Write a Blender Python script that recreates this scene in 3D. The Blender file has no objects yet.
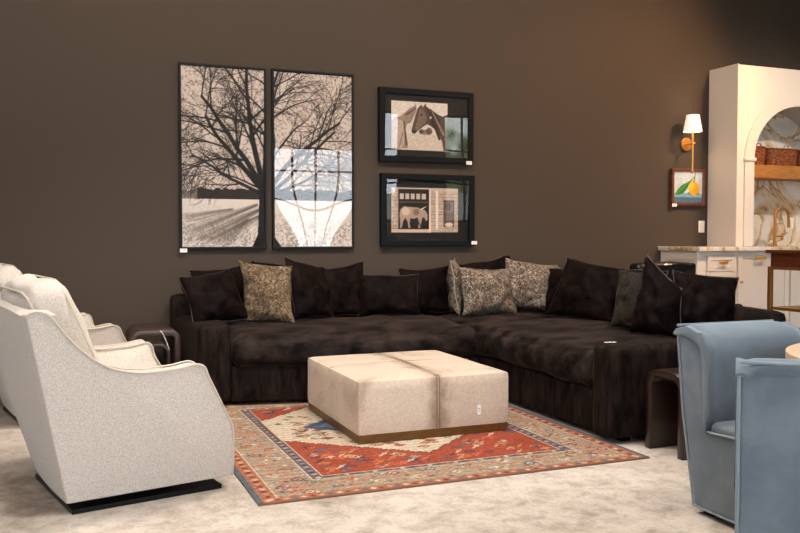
import bpy, bmesh, math, random
import numpy as np
from mathutils import Vector, Matrix, Euler, noise
random.seed(7)
rng = np.random.RandomState(11)
SC = bpy.context.scene
COL = SC.collection
R = math.radians

# ------------------------------------------------------------------ materials
def lin(c):
    return tuple(((v/255.)/12.92 if v/255. <= .04045 else (((v/255.)+.055)/1.055)**2.4) for v in c)

def new_mat(name):
    m = bpy.data.materials.new(name); m.use_nodes = True
    nt = m.node_tree; b = nt.nodes['Principled BSDF']
    return m, nt, b

def pmat(name, rgb, rough=.6, metal=0., spec=.5, var=0., vscale=6., rgb2=None, bump=0., bscale=200., sheen=0.,
         sheen_tint=None, stretch=(1, 1, 1), coat=0., detail=5., bdist=.002, sheen_rough=.4, lo=.35, hi=.65):
    m, nt, b = new_mat(name)
    c = lin(rgb)
    b.inputs['Base Color'].default_value = (*c, 1)
    b.inputs['Roughness'].default_value = rough
    b.inputs['Metallic'].default_value = metal
    b.inputs['Specular IOR Level'].default_value = spec
    b.inputs['Coat Weight'].default_value = coat
    if sheen:
        b.inputs['Sheen Weight'].default_value = sheen
        b.inputs['Sheen Roughness'].default_value = sheen_rough
        if sheen_tint: b.inputs['Sheen Tint'].default_value = (*lin(sheen_tint), 1)
    tc = nt.nodes.new('ShaderNodeTexCoord'); mp = nt.nodes.new('ShaderNodeMapping')
    mp.inputs['Scale'].default_value = stretch
    nt.links.new(tc.outputs['Object'], mp.inputs['Vector'])
    if rgb2 is not None:
        n = nt.nodes.new('ShaderNodeTexNoise'); n.inputs['Scale'].default_value = vscale
        n.inputs['Detail'].default_value = detail; n.inputs['Roughness'].default_value = .6
        nt.links.new(mp.outputs[0], n.inputs['Vector'])
        r = nt.nodes.new('ShaderNodeValToRGB')
        r.color_ramp.elements[0].position = lo; r.color_ramp.elements[1].position = hi
        r.color_ramp.elements[0].color = (*c, 1); r.color_ramp.elements[1].color = (*lin(rgb2), 1)
        nt.links.new(n.outputs['Fac'], r.inputs[0]); nt.links.new(r.outputs[0], b.inputs['Base Color'])
    if bump:
        n2 = nt.nodes.new('ShaderNodeTexNoise'); n2.inputs['Scale'].default_value = bscale
        n2.inputs['Detail'].default_value = 3
        nt.links.new(mp.outputs[0], n2.inputs['Vector'])
        bp = nt.nodes.new('ShaderNodeBump'); bp.inputs['Strength'].default_value = bump
        bp.inputs['Distance'].default_value = bdist
        nt.links.new(n2.outputs['Fac'], bp.inputs['Height']); nt.links.new(bp.outputs[0], b.inputs['Normal'])
    return m

M = {}
M['wall'] = pmat('dark_taupe_paint', (71, 61, 53), .7, bump=.15, bscale=90, spec=.12)
M['ceiling'] = pmat('ceiling_paint', (120, 112, 104), .8)
M['pale_wall'] = pmat('pale_wall_paint', (150, 142, 132), .8)
M['base'] = pmat('baseboard_brown', (58, 42, 32), .5)
M['velvet'] = pmat('dark_brown_velvet', (15, 10, 9), .7, rgb2=(47, 37, 33), vscale=8., stretch=(3.2, 3.2, .8), bump=.4,
                   bscale=120, sheen=.22, sheen_tint=(120, 98, 88), spec=.04, sheen_rough=.3, lo=.34, hi=.78, bdist=.004, detail=3)
M['seat_velvet'] = pmat('crushed_seat_velvet', (16, 11, 10), .65, rgb2=(53, 43, 39), vscale=4., stretch=(1.3, 2.2, 2.), bump=.5,
                   bscale=60, sheen=.35, sheen_tint=(130, 108, 98), spec=.04, sheen_rough=.3, lo=.40, hi=.66, bdist=.006, detail=7)
M['velvet2'] = pmat('dark_brown_velvet_pillow', (5, 3, 3), .6, rgb2=(26, 18, 16), vscale=9., bump=.5, bscale=50, bdist=.006,
                    sheen=.18, sheen_tint=(110, 92, 84), spec=.03, sheen_rough=.35)
M['seam'] = pmat('velvet_edge_piping', (46, 32, 27), .6, sheen=.3)
M['cream'] = pmat('cream_woven_fabric', (206, 196, 186), .9, rgb2=(180, 168, 157), vscale=210, detail=2, bump=.8, bscale=240,
                  sheen=.2, spec=.15, lo=.42, hi=.6)
M['welt'] = pmat('cream_welt', (196, 182, 166), .9, bump=.3, spec=.15)
M['black_metal'] = pmat('black_metal', (14, 15, 18), .35, metal=.6)
M['blue'] = pmat('dusty_blue_velvet', (92, 101, 110), .6, rgb2=(109, 118, 126), vscale=4, bump=.2, bscale=300, sheen=.7,
                 sheen_tint=(190, 210, 225), spec=.25, lo=.4, hi=.62)
M['bluepipe'] = pmat('dusty_blue_piping', (116, 124, 131), .6, sheen=.6, sheen_tint=(200, 215, 230))
M['darkwood'] = pmat('dark_stained_wood', (24, 13, 10), .35, rgb2=(44, 24, 18), vscale=8, stretch=(1, 8, 8), spec=.5, coat=.2)
M['redwood'] = pmat('mahogany_wood', (52, 38, 35), .4, rgb2=(72, 54, 49), vscale=8, stretch=(1, 8, 8), spec=.5)
M['ott_plinth'] = pmat('bronzed_wood_plinth', (112, 76, 32), .4, metal=.3, rgb2=(92, 60, 24), vscale=14, stretch=(1, 1, 4))
M['brass'] = pmat('aged_brass', (214, 160, 88), .4, metal=.6)
M['brass_dark'] = pmat('dark_brass', (176, 118, 56), .4, metal=.6)
M['frame_dark'] = pmat('charcoal_frame', (28, 28, 30), .6, spec=.2)
M['frame_black'] = pmat('black_blue_frame', (9, 12, 17), .6, spec=.15)
M['frame_wood'] = pmat('brown_wood_frame', (112, 58, 26), .4, rgb2=(80, 38, 16), vscale=20)
M['tag'] = pmat('white_paper', (235, 232, 226), .8)
M['ink'] = pmat('grey_ink', (120, 118, 116), .8)
M['string'] = pmat('white_string', (225, 218, 206), .9)
M['cab'] = pmat('cream_cabinet_paint', (220, 206, 192), .45)
M['cab_groove'] = pmat('cabinet_groove_paint', (150, 132, 112), .6)
M['shelf'] = pmat('honey_oak', (184, 122, 60), .5, rgb2=(160, 100, 44), vscale=8, stretch=(1, 6, 6))
M['wicker'] = pmat('brown_wicker', (160, 84, 34), .7, rgb2=(60, 28, 12), vscale=38, stretch=(1, 1, 2.2), bump=.8, bscale=90, detail=2)
M['white'] = pmat('white_plastic', (232, 226, 214), .4)
M['leather'] = pmat('black_glossy_leather', (10, 10, 11), .16, spec=.7, bump=.25, bscale=22, bdist=.02)
M['tabletop'] = pmat('pale_oak_tabletop', (205, 182, 156), .4, rgb2=(188, 160, 130), vscale=6, stretch=(1, 8, 1))
M['orange_edge'] = pmat('oak_edge', (190, 120, 52), .4)
M['console_wood'] = pmat('walnut_wood', (112, 54, 26), .4, rgb2=(78, 34, 16), vscale=10, stretch=(1, 6, 6))
M['bar_brass'] = pmat('brushed_brass_frame', (176, 122, 60), .35, metal=.75)
M['mullion'] = pmat('black_window_frame', (22, 22, 22), .5)
M['grass'] = pmat('outdoor_ground', (120, 118, 108), .9)

# lamp shade : lit fabric
m, nt, b = new_mat('lit_lamp_shade'); b.inputs['Base Color'].default_value = (.85, .8, .72, 1)
b.inputs['Emission Color'].default_value = (1, .86, .66, 1); b.inputs['Emission Strength'].default_value = .55
b.inputs['Roughness'].default_value = .9; M['shade'] = m
# ceiling lamp lens
m, nt, b = new_mat('lit_lamp_lens'); b.inputs['Emission Color'].default_value = (1, .9, .75, 1)
b.inputs['Emission Strength'].default_value = 8; M['lens'] = m

# glass: thin pane
def pane_mat(name, boost):
    m = bpy.data.materials.new(name); m.use_nodes = True; nt = m.node_tree; nt.nodes.clear()
    o = nt.nodes.new('ShaderNodeOutputMaterial'); mx = nt.nodes.new('ShaderNodeMixShader')
    t = nt.nodes.new('ShaderNodeBsdfTransparent'); g = nt.nodes.new('ShaderNodeBsdfGlossy')
    g.inputs['Roughness'].default_value = 0.004
    f = nt.nodes.new('ShaderNodeFresnel'); ge = nt.nodes.new('ShaderNodeNewGeometry')
    io = nt.nodes.new('ShaderNodeMapRange'); io.inputs['To Min'].default_value = boost; io.inputs['To Max'].default_value = 1/boost
    nt.links.new(ge.outputs['Backfacing'], io.inputs['Value']); nt.links.new(io.outputs[0], f.inputs['IOR'])
    nt.links.new(f.outputs[0], mx.inputs[0]); nt.links.new(t.outputs[0], mx.inputs[1]); nt.links.new(g.outputs[0], mx.inputs[2])
    nt.links.new(mx.outputs[0], o.inputs[0]); return m
M['glazing'] = pane_mat('picture_glass', 1.62)
M['pane'] = pane_mat('window_glass', 1.3)

# concrete floor
m, nt, b = new_mat('mottled_concrete')
tc = nt.nodes.new('ShaderNodeTexCoord')
def nz(scale, det, ro=.6, dist=0.):
    n = nt.nodes.new('ShaderNodeTexNoise'); n.inputs['Scale'].default_value = scale; n.inputs['Detail'].default_value = det
    n.inputs['Roughness'].default_value = ro; n.inputs['Distortion'].default_value = dist
    nt.links.new(tc.outputs['Object'], n.inputs['Vector']); return n
def ramp(src, stops):
    r = nt.nodes.new('ShaderNodeValToRGB'); e = r.color_ramp.elements
    e[0].position, e[0].color = stops[0][0], (*lin(stops[0][1]), 1)
    e[1].position, e[1].color = stops[-1][0], (*lin(stops[-1][1]), 1)
    for p, c in stops[1:-1]:
        q = e.new(p); q.color = (*lin(c), 1)
    nt.links.new(src, r.inputs[0]); return r
def mixc(a, bb, fac, mode='MULTIPLY'):
    x = nt.nodes.new('ShaderNodeMix'); x.data_type = 'RGBA'; x.blend_type = mode
    x.inputs['Factor'].default_value = fac
    nt.links.new(a, x.inputs[6]); nt.links.new(bb, x.inputs[7]); return x.outputs[2]
n1 = nz(1.3, 8, .62, .5); n2 = nz(9, 8, .7, .3); n3 = nz(60, 4)
c1 = ramp(n1.outputs['Fac'], [(.3, (140, 124, 112)), (.42, (190, 180, 170)), (.65, (214, 206, 198))])
c2 = ramp(n2.outputs['Fac'], [(.3, (178, 166, 154)), (.55, (248, 245, 242))])
c3 = ramp(n3.outputs['Fac'], [(.3, (226, 220, 214)), (.6, (255, 255, 255))])
cc = mixc(mixc(c1.outputs[0], c2.outputs[0], .8), c3.outputs[0], .7)
nt.links.new(cc, b.inputs['Base Color'])
rr = nt.nodes.new('ShaderNodeMapRange'); rr.inputs['To Min'].default_value = .42; rr.inputs['To Max'].default_value = .7
nt.links.new(n2.outputs['Fac'], rr.inputs['Value']); nt.links.new(rr.outputs[0], b.inputs['Roughness'])
b.inputs['Specular IOR Level'].default_value = .35
M['floor'] = m
M['joint'] = pmat('floor_joint', (150, 134, 116), .8)

# marble
m, nt, b = new_mat('veined_marble'); tc = nt.nodes.new('ShaderNodeTexCoord')
w = nt.nodes.new('ShaderNodeTexNoise'); w.inputs['Scale'].default_value = 1.7; w.inputs['Detail'].default_value = 7
w.inputs['Distortion'].default_value = 1.4
nt.links.new(tc.outputs['Object'], w.inputs['Vector'])
r = ramp(w.outputs['Fac'], [(.2, (196, 184, 170)), (.40, (224, 216, 206)), (.48, (206, 172, 126)), (.495, (150, 118, 84)), (.51, (222, 206, 184)), (.7, (190, 184, 178))])
nt.links.new(r.outputs[0], b.inputs['Base Color']); b.inputs['Roughness'].default_value = .2
M['marble'] = m

# cowhide
m, nt, b = new_mat('cowhide'); tc = nt.nodes.new('ShaderNodeTexCoord')
sp = nt.nodes.new('ShaderNodeSeparateXYZ'); nt.links.new(tc.outputs['Object'], sp.inputs[0])
n1 = nz(3.2, 5, .6, .6); n2 = nz(70, 3); n4 = nz(5.5, 6, .65, .4)
base = ramp(n1.outputs['Fac'], [(.3, (208, 190, 170)), (.55, (202, 182, 162)), (.72, (172, 150, 130))])
fine = ramp(n2.outputs['Fac'], [(.3, (225, 220, 215)), (.6, (255, 255, 255))])
bc = mixc(base.outputs[0], fine.outputs[0], .6)
def math_(op, a, bval=None, bl=None):
    x = nt.nodes.new('ShaderNodeMath'); x.operation = op
    nt.links.new(a, x.inputs[0])
    if bl is not None: nt.links.new(bl, x.inputs[1])
    elif bval is not None: x.inputs[1].default_value = bval
    return x.outputs[0]
# spine marking along the middle seam: |x|
ax = math_('ABSOLUTE', sp.outputs[0]); ax = math_('MULTIPLY', ax, 7.0)
s = math_('SUBTRACT', ax, bl=math_('MULTIPLY', n4.outputs['Fac'], 1.6)); s = math_('ADD', s, .75)
sr = nt.nodes.new('ShaderNodeValToRGB'); sr.color_ramp.elements[0].position = .0; sr.color_ramp.elements[1].position = .55
sr.color_ramp.elements[0].color = (*lin((158, 136, 116)), 1); sr.color_ramp.elements[1].color = (1, 1, 1, 1)
nt.links.new(s, sr.inputs[0])
bc = mixc(bc, sr.outputs[0], .65)
nt.links.new(bc, b.inputs['Base Color']); b.inputs['Roughness'].default_value = .62; b.inputs['Specular IOR Level'].default_value = .3
b.inputs['Sheen Weight'].default_value = .15
M['hide'] = m
M['hide_seam'] = pmat('hide_seam', (116, 98, 80), .8)

# faux fur / metallic chenille
def fur(name, dark, mid, light):
    m, nt_, b = new_mat(name)
    global nt, tc
    nt = nt_; tc = nt.nodes.new('ShaderNodeTexCoord')
    a = nz(17, 8, .85, 3.5); c = nz(7, 4, .6, .5)
    ra = ramp(a.outputs['Fac'], [(.40, dark), (.5, mid), (.59, light)])
    rc = ramp(c.outputs['Fac'], [(.3, (150, 140, 130)), (.6, (255, 255, 255))])
    nt.links.new(mixc(ra.outputs[0], rc.outputs[0], .8), b.inputs['Base Color'])
    b.inputs['Roughness'].default_value = .6; b.inputs['Specular IOR Level'].default_value = .15; b.inputs['Sheen Weight'].default_value = .05
    bp = nt.nodes.new('ShaderNodeBump'); bp.inputs['Strength'].default_value = .9; bp.inputs['Distance'].default_value = .008
    nt.links.new(a.outputs['Fac'], bp.inputs['Height']); nt.links.new(bp.outputs[0], b.inputs['Normal'])
    return m
M['fur'] = fur('grey_taupe_fur', (30, 24, 20), (92, 79, 68), (190, 172, 156))
M['fur_gold'] = fur('golden_taupe_chenille', (30, 22, 14), (92, 74, 54), (170, 148, 118))
M['fur_dark'] = fur('dark_brown_fur', (9, 6, 4), (28, 21, 15), (66, 52, 38))

def vmat(name, rough=.7, spec=.3, bump=0.):
    m, nt_, b = new_mat(name)
    a = nt_.nodes.new('ShaderNodeVertexColor'); a.layer_name = 'col'
    nt_.links.new(a.outputs['Color'], b.inputs['Base Color'])
    b.inputs['Roughness'].default_value = rough; b.inputs['Specular IOR Level'].default_value = spec
    if bump:
        t = nt_.nodes.new('ShaderNodeTexCoord'); n = nt_.nodes.new('ShaderNodeTexNoise'); n.inputs['Scale'].default_value = 350
        nt_.links.new(t.outputs['Object'], n.inputs['Vector'])
        bp = nt_.nodes.new('ShaderNodeBump'); bp.inputs['Strength'].default_value = bump; bp.inputs['Distance'].default_value = .003
        nt_.links.new(n.outputs['Fac'], bp.inputs['Height']); nt_.links.new(bp.outputs[0], b.inputs['Normal'])
    return m
M['print'] = vmat('photo_print', .6)
M['rug'] = vmat('woven_wool_rug', .95, .1, .6)
M['paint'] = vmat('painted_canvas', .6)

# ------------------------------------------------------------------ object helpers
def thing(name, label, cat, loc=(0, 0, 0), rotz=0., group=None):
    o = bpy.data.objects.new(name, None); COL.objects.link(o)
    o.location = loc; o.rotation_euler = (0, 0, rotz); o['label'] = label; o['category'] = cat
    if group: o['group'] = group
    o.empty_display_size = .1
    return o
def tag(o, label, cat, group=None):
    o['label'] = label; o['category'] = cat
    if group: o['group'] = group
    return o
def world_loc(p):
    v = Vector((0, 0, 0))
    while p is not None:
        v += Vector(p.location); p = p.parent
    return v
def obj(name, vf, m, parent=None, smooth=False, world=False, loc=None, auto=True):
    """vf = (verts, faces); one mesh object. world=True: verts given in room coordinates"""
    verts, faces = vf
    off = Vector((0, 0, 0))
    if world and parent is not None: off = world_loc(parent)
    if parent is None and loc is None:
        # put the origin at the base centre of the object
        xs = [v[0] for v in verts]; ys = [v[1] for v in verts]; zs = [v[2] for v in verts]
        off = Vector(((min(xs)+max(xs))/2, (min(ys)+max(ys))/2, min(zs)))
    me = bpy.data.meshes.new(name)
    me.from_pydata([tuple(Vector(v)-off) for v in verts], [], faces)
    me.validate(); me.update()
    bm = bmesh.new(); bm.from_mesh(me); bmesh.ops.recalc_face_normals(bm, faces=bm.faces); bm.to_mesh(me); bm.free()
    if smooth:
        me.shade_smooth()
        if auto: me.set_sharp_from_angle(angle=R(50))
    me.materials.append(m)
    o = bpy.data.objects.new(name, me); COL.objects.link(o)
    if parent is not None: o.parent = parent
    else: o.location = off if loc is None else loc
    return o
def struct(name, vf, m, parent=None, **k):
    o = obj(name, vf, m, parent, **k)
    if parent is None: o['kind'] = 'structure'
    return o
def dup(root, loc, rotz, label, group=None):
    r = root.copy(); COL.objects.link(r); r.location = loc; r.rotation_euler = (0, 0, rotz); r['label'] = label
    if group: r['group'] = group
    for ch in list(root.children):
        c = ch.copy(); COL.objects.link(c); c.parent = r
        for g in ch.children:
            d = g.copy(); COL.objects.link(d); d.parent = c
    return r
def join(*vfs):
    V, F = [], []
    for v, f in vfs:
        n = len(V); V += [tuple(q) for q in v]; F += [tuple(i+n for i in q) for q in f]
    return V, F
def xf(vf, mat):
    return [tuple(mat @ Vector(v)) for v in vf[0]], vf[1]
def move(vf, d):
    return [(v[0]+d[0], v[1]+d[1], v[2]+d[2]) for v in vf[0]], vf[1]
def from_bm(bm):
    bm.verts.index_update()
    r = [tuple(v.co) for v in bm.verts], [tuple(v.index for v in f.verts) for f in bm.faces]
    bm.free(); return r
def box(x0, x1, y0, y1, z0, z1, bev=0., seg=2):
    V = [(x0, y0, z0), (x1, y0, z0), (x1, y1, z0), (x0, y1, z0), (x0, y0, z1), (x1, y0, z1), (x1, y1, z1), (x0, y1, z1)]
    F = [(0, 3, 2, 1), (4, 5, 6, 7), (0, 1, 5, 4), (1, 2, 6, 5), (2, 3, 7, 6), (3, 0, 4, 7)]
    if not bev: return V, F
    return bevel((V, F), bev, seg)
def bevel(vf, bev, seg=2, ang=30):
    bm = bmesh.new(); vs = [bm.verts.new(v) for v in vf[0]]
    for f in vf[1]: bm.faces.new([vs[i] for i in f])
    bmesh.ops.recalc_face_normals(bm, faces=bm.faces)
    ed = [e for e in bm.edges if len(e.link_faces) == 2 and e.calc_face_angle(0) > R(ang)]
    bmesh.ops.bevel(bm, geom=ed, offset=bev, segments=seg, profile=.5, affect='EDGES', clamp_overlap=True)
    return from_bm(bm)
def prism(poly, a0, a1, axis='z'):
    """extrude a polygon: axis z: pts (x,y); axis y: pts (x,z); axis x: pts (y,z)"""
    def mk(p, a):
        return (p[0], p[1], a) if axis == 'z' else ((p[0], a, p[1]) if axis == 'y' else (a, p[0], p[1]))
    n = len(poly)
    V = [mk(p, a0) for p in poly]+[mk(p, a1) for p in poly]
    F = [tuple(range(n)), tuple(range(2*n-1, n-1, -1))]+[(i, (i+1) % n, n+(i+1) % n, n+i) for i in range(n)]
    return V, F
def tube(path, r, seg=8, closed=False):
    P = [Vector(p) for p in path]; n = len(P); V, F = [], []
    rs = r if isinstance(r, (list, tuple)) else [r]*n
    up = Vector((0, 0, 1)); prev = None
    for i in range(n):
        a = P[i-1] if (i or closed) else P[i]; b_ = P[(i+1) % n] if (i < n-1 or closed) else P[i]
        t = (b_-a).normalized() if (b_-a).length > 1e-9 else Vector((0, 0, 1))
        if prev is None:
            u = t.cross(up); u = u if u.length > 1e-3 else t.cross(Vector((1, 0, 0)))
        else: u = prev - t*prev.dot(t)
        u.normalize(); prev = u; w_ = t.cross(u)
        for k in range(seg):
            q = 2*math.pi*k/seg; V.append(tuple(P[i]+(u*math.cos(q)+w_*math.sin(q))*rs[i]))
    for i in range(n if closed else n-1):
        for k in range(seg):
            j = (i+1) % n
            F.append((i*seg+k, i*seg+(k+1) % seg, j*seg+(k+1) % seg, j*seg+k))
    if not closed:
        F.append(tuple(range(seg-1, -1, -1))); F.append(tuple((n-1)*seg+k for k in range(seg)))
    return V, F
def lathe(prof, seg=24, c=(0, 0, 0)):
    V, F = [], []
    for (r_, z) in prof:
        for k in range(seg):
            q = 2*math.pi*k/seg; V.append((c[0]+r_*math.cos(q), c[1]+r_*math.sin(q), c[2]+z))
    for i in range(len(prof)-1):
        for k in range(seg):
            F.append((i*seg+k, i*seg+(k+1) % seg, (i+1)*seg+(k+1) % seg, (i+1)*seg+k))
    F.append(tuple(range(seg-1, -1, -1))); F.append(tuple((len(prof)-1)*seg+k for k in range(seg)))
    return V, F
def cubegrid(nx, ny, nz_):
    """surface points of a [-1,1]^3 cube grid, welded"""
    idx = {}; V = []; F = []
    def vid(i, j, k):
        key = (i, j, k)
        if key not in idx:
            idx[key] = len(V); V.append((-1+2*i/nx, -1+2*j/ny, -1+2*k/nz_))
        return idx[key]
    for i in range(nx):
        for j in range(ny):
            F.append((vid(i, j, 0), vid(i, j+1, 0), vid(i+1, j+1, 0), vid(i+1, j, 0)))
            F.append((vid(i, j, nz_), vid(i+1, j, nz_), vid(i+1, j+1, nz_), vid(i, j+1, nz_)))
    for i in range(nx):
        for k in range(nz_):
            F.append((vid(i, 0, k), vid(i+1, 0, k), vid(i+1, 0, k+1), vid(i, 0, k+1)))
            F.append((vid(i, ny, k), vid(i, ny, k+1), vid(i+1, ny, k+1), vid(i+1, ny, k)))
    for j in range(ny):
        for k in range(nz_):
            F.append((vid(0, j, k), vid(0, j, k+1), vid(0, j+1, k+1), vid(0, j+1, k)))
            F.append((vid(nx, j, k), vid(nx, j+1, k), vid(nx, j+1, k+1), vid(nx, j, k+1)))
    return V, F
def softbox(sx, sy, sz, r=.05, crown=(0, 0, 0), n=(24, 24, 10), nse=0., nsc=5., seed=0, bottom_crown=.3, warp=None):
    """rounded upholstered block centred at the origin; crown = bulge per axis"""
    V, F = cubegrid(*n); out = []
    hx, hy, hz = sx/2, sy/2, sz/2
    for (a, b_, c) in V:
        p = Vector((a*hx, b_*hy, c*hz))
        inner = Vector((max(-hx+r, min(hx-r, p.x)), max(-hy+r, min(hy-r, p.y)), max(-hz+r, min(hz-r, p.z))))
        d = p-inner
        if d.length > 1e-9: p = inner+d.normalized()*r
        fx = (1-a*a); fy = (1-b_*b_); fz = (1-c*c)
        cz = crown[2]*(fx**.6)*(fy**.6)*(c if c > 0 else c*bottom_crown)
        p.z += cz
        p.x += crown[0]*a*(fy**.6)*(fz**.8 if c < 0 else max(fz, .0)**.8)
        p.y += crown[1]*b_*(fx**.6)*(fz**.8)
        if nse:
            q = Vector((p.x*nsc+seed*7.3, p.y*nsc-seed*3.1, p.z*nsc+seed))
            p += Vector((noise.noise(q), noise.noise(q+Vector((31, 7, 3))), noise.noise(q+Vector((5, 41, 17)))))*nse
        if warp: p = Vector(warp(p, a, b_, c))
        out.append(tuple(p))
    return out, F
def arc(cx, cy, r, a0, a1, n):
    return [(cx+r*math.cos(R(a0+(a1-a0)*i/n)), cy+r*math.sin(R(a0+(a1-a0)*i/n))) for i in range(n+1)]
def pillow(w, h, t, seed=0, nse=.017, n=40, sag=0.12, ear=.085, cj=None):
    """stuffed square cushion standing on its lower edge, front towards -y, base centre at the origin"""
    V, F = [], []
    rj = random.Random(seed*13+5); CJ = [[(rj.uniform(-1, 1)*.022, rj.uniform(-1, .4)*.022*j_) for j_ in (0, 1)] for _ in (0, 1)]
    if cj:
        for (i, j), d in cj.items(): CJ[i][j] = d
    def pt(a, b_, s):
        x = a*w/2*(1-ear*(1-b_*b_)*abs(a)); z = b_*h/2*(1-ear*(1-a*a)*abs(b_))
        ka, kb = (a+1)/2, (b_+1)/2
        for (i, wi) in ((0, 1-ka), (1, ka)):
            for (j, wj) in ((0, 1-kb), (1, kb)):
                x += CJ[i][j][0]*wi*wj; z += CJ[i][j][1]*wi*wj
        e = max(0., (1-a**2))*max(0., (1-b_**2))
        th = t/2*(e**.42)*(1-.18*b_-sag*b_)
        y = s*th
        q = Vector((x*6+seed*5.1, z*6+seed*2.3, s*2.+seed))
        amp = nse*(.35+.65*min(1., e*3))
        y += noise.noise(q)*amp*1.8 + noise.noise(q*2.7)*amp*.8 + abs(noise.noise(Vector((x*9+z*5, z*7-x*3, seed*3.))))*amp*1.6*s
        # pulled folds running in from the corners
        ang = abs(a)*abs(b_)
        y += s*-.012*max(0., ang-.3)*abs(math.sin((a-b_*s)*9+seed))
        x += noise.noise(q+Vector((9, 9, 9)))*nse; z += noise.noise(q+Vector((3, 19, 9)))*nse
        if b_ < -.8: z += 0
        return (x, y, z+h/2)
    g = {}
    for s in (-1, 1):
        for i in range(n+1):
            for j in range(n+1):
                a = math.sin(math.pi/2*(-1+2*i/n)); b_ = math.sin(math.pi/2*(-1+2*j/n))
                if s == 1 and (i in (0, n) or j in (0, n)): g[(s, i, j)] = g[(-1, i, j)]; continue
                g[(s, i, j)] = len(V)
                edge = i in (0, n) or j in (0, n)
                V.append(pt(a, b_, 0 if edge else s))
    for s in (-1, 1):
        for i in range(n):
            for j in range(n):
                q = (g[(s, i, j)], g[(s, i+1, j)], g[(s, i+1, j+1)], g[(s, i, j+1)])
                F.append(q if s == -1 else q[::-1])
    edge = [g[(-1, i, 0)] for i in range(n)]+[g[(-1, n, j)] for j in range(n)]+[g[(-1, i, n)] for i in range(n, 0, -1)]+[g[(-1, 0, j)] for j in range(n, 0, -1)]
    return (V, F), [V[i] for i in edge]
def place_pillow(name, label, mat, loc, w, h, t, yaw, tilt, roll=0., seed=0, piping=True, group=None, cat='pillow', **k):
    vf, rim = pillow(w, h, t, seed, **k)
    mtx = Matrix.Rotation(R(yaw), 4, 'Z') @ Matrix.Rotation(R(-tilt), 4, 'X') @ Matrix.Rotation(R(roll), 4, 'Y')
    o = obj(name, vf, mat, None, smooth=True, loc=(0, 0, 0), auto=False)
    zmin = min((mtx @ Vector(v)).z for v in vf[0])
    o.matrix_world = Matrix.Translation(Vector(loc)-Vector((0, 0, zmin))) @ mtx
    tag(o, label, cat, group)
    if piping:
        p = obj('piping', tube(rim, .0045, 6, True), M['seam'] if mat in (M['velvet2'],) else M['fur_edge'], o, smooth=True)
    return o
M['fur_edge'] = pmat('light_pillow_edge', (160, 142, 122), .8)

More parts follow.
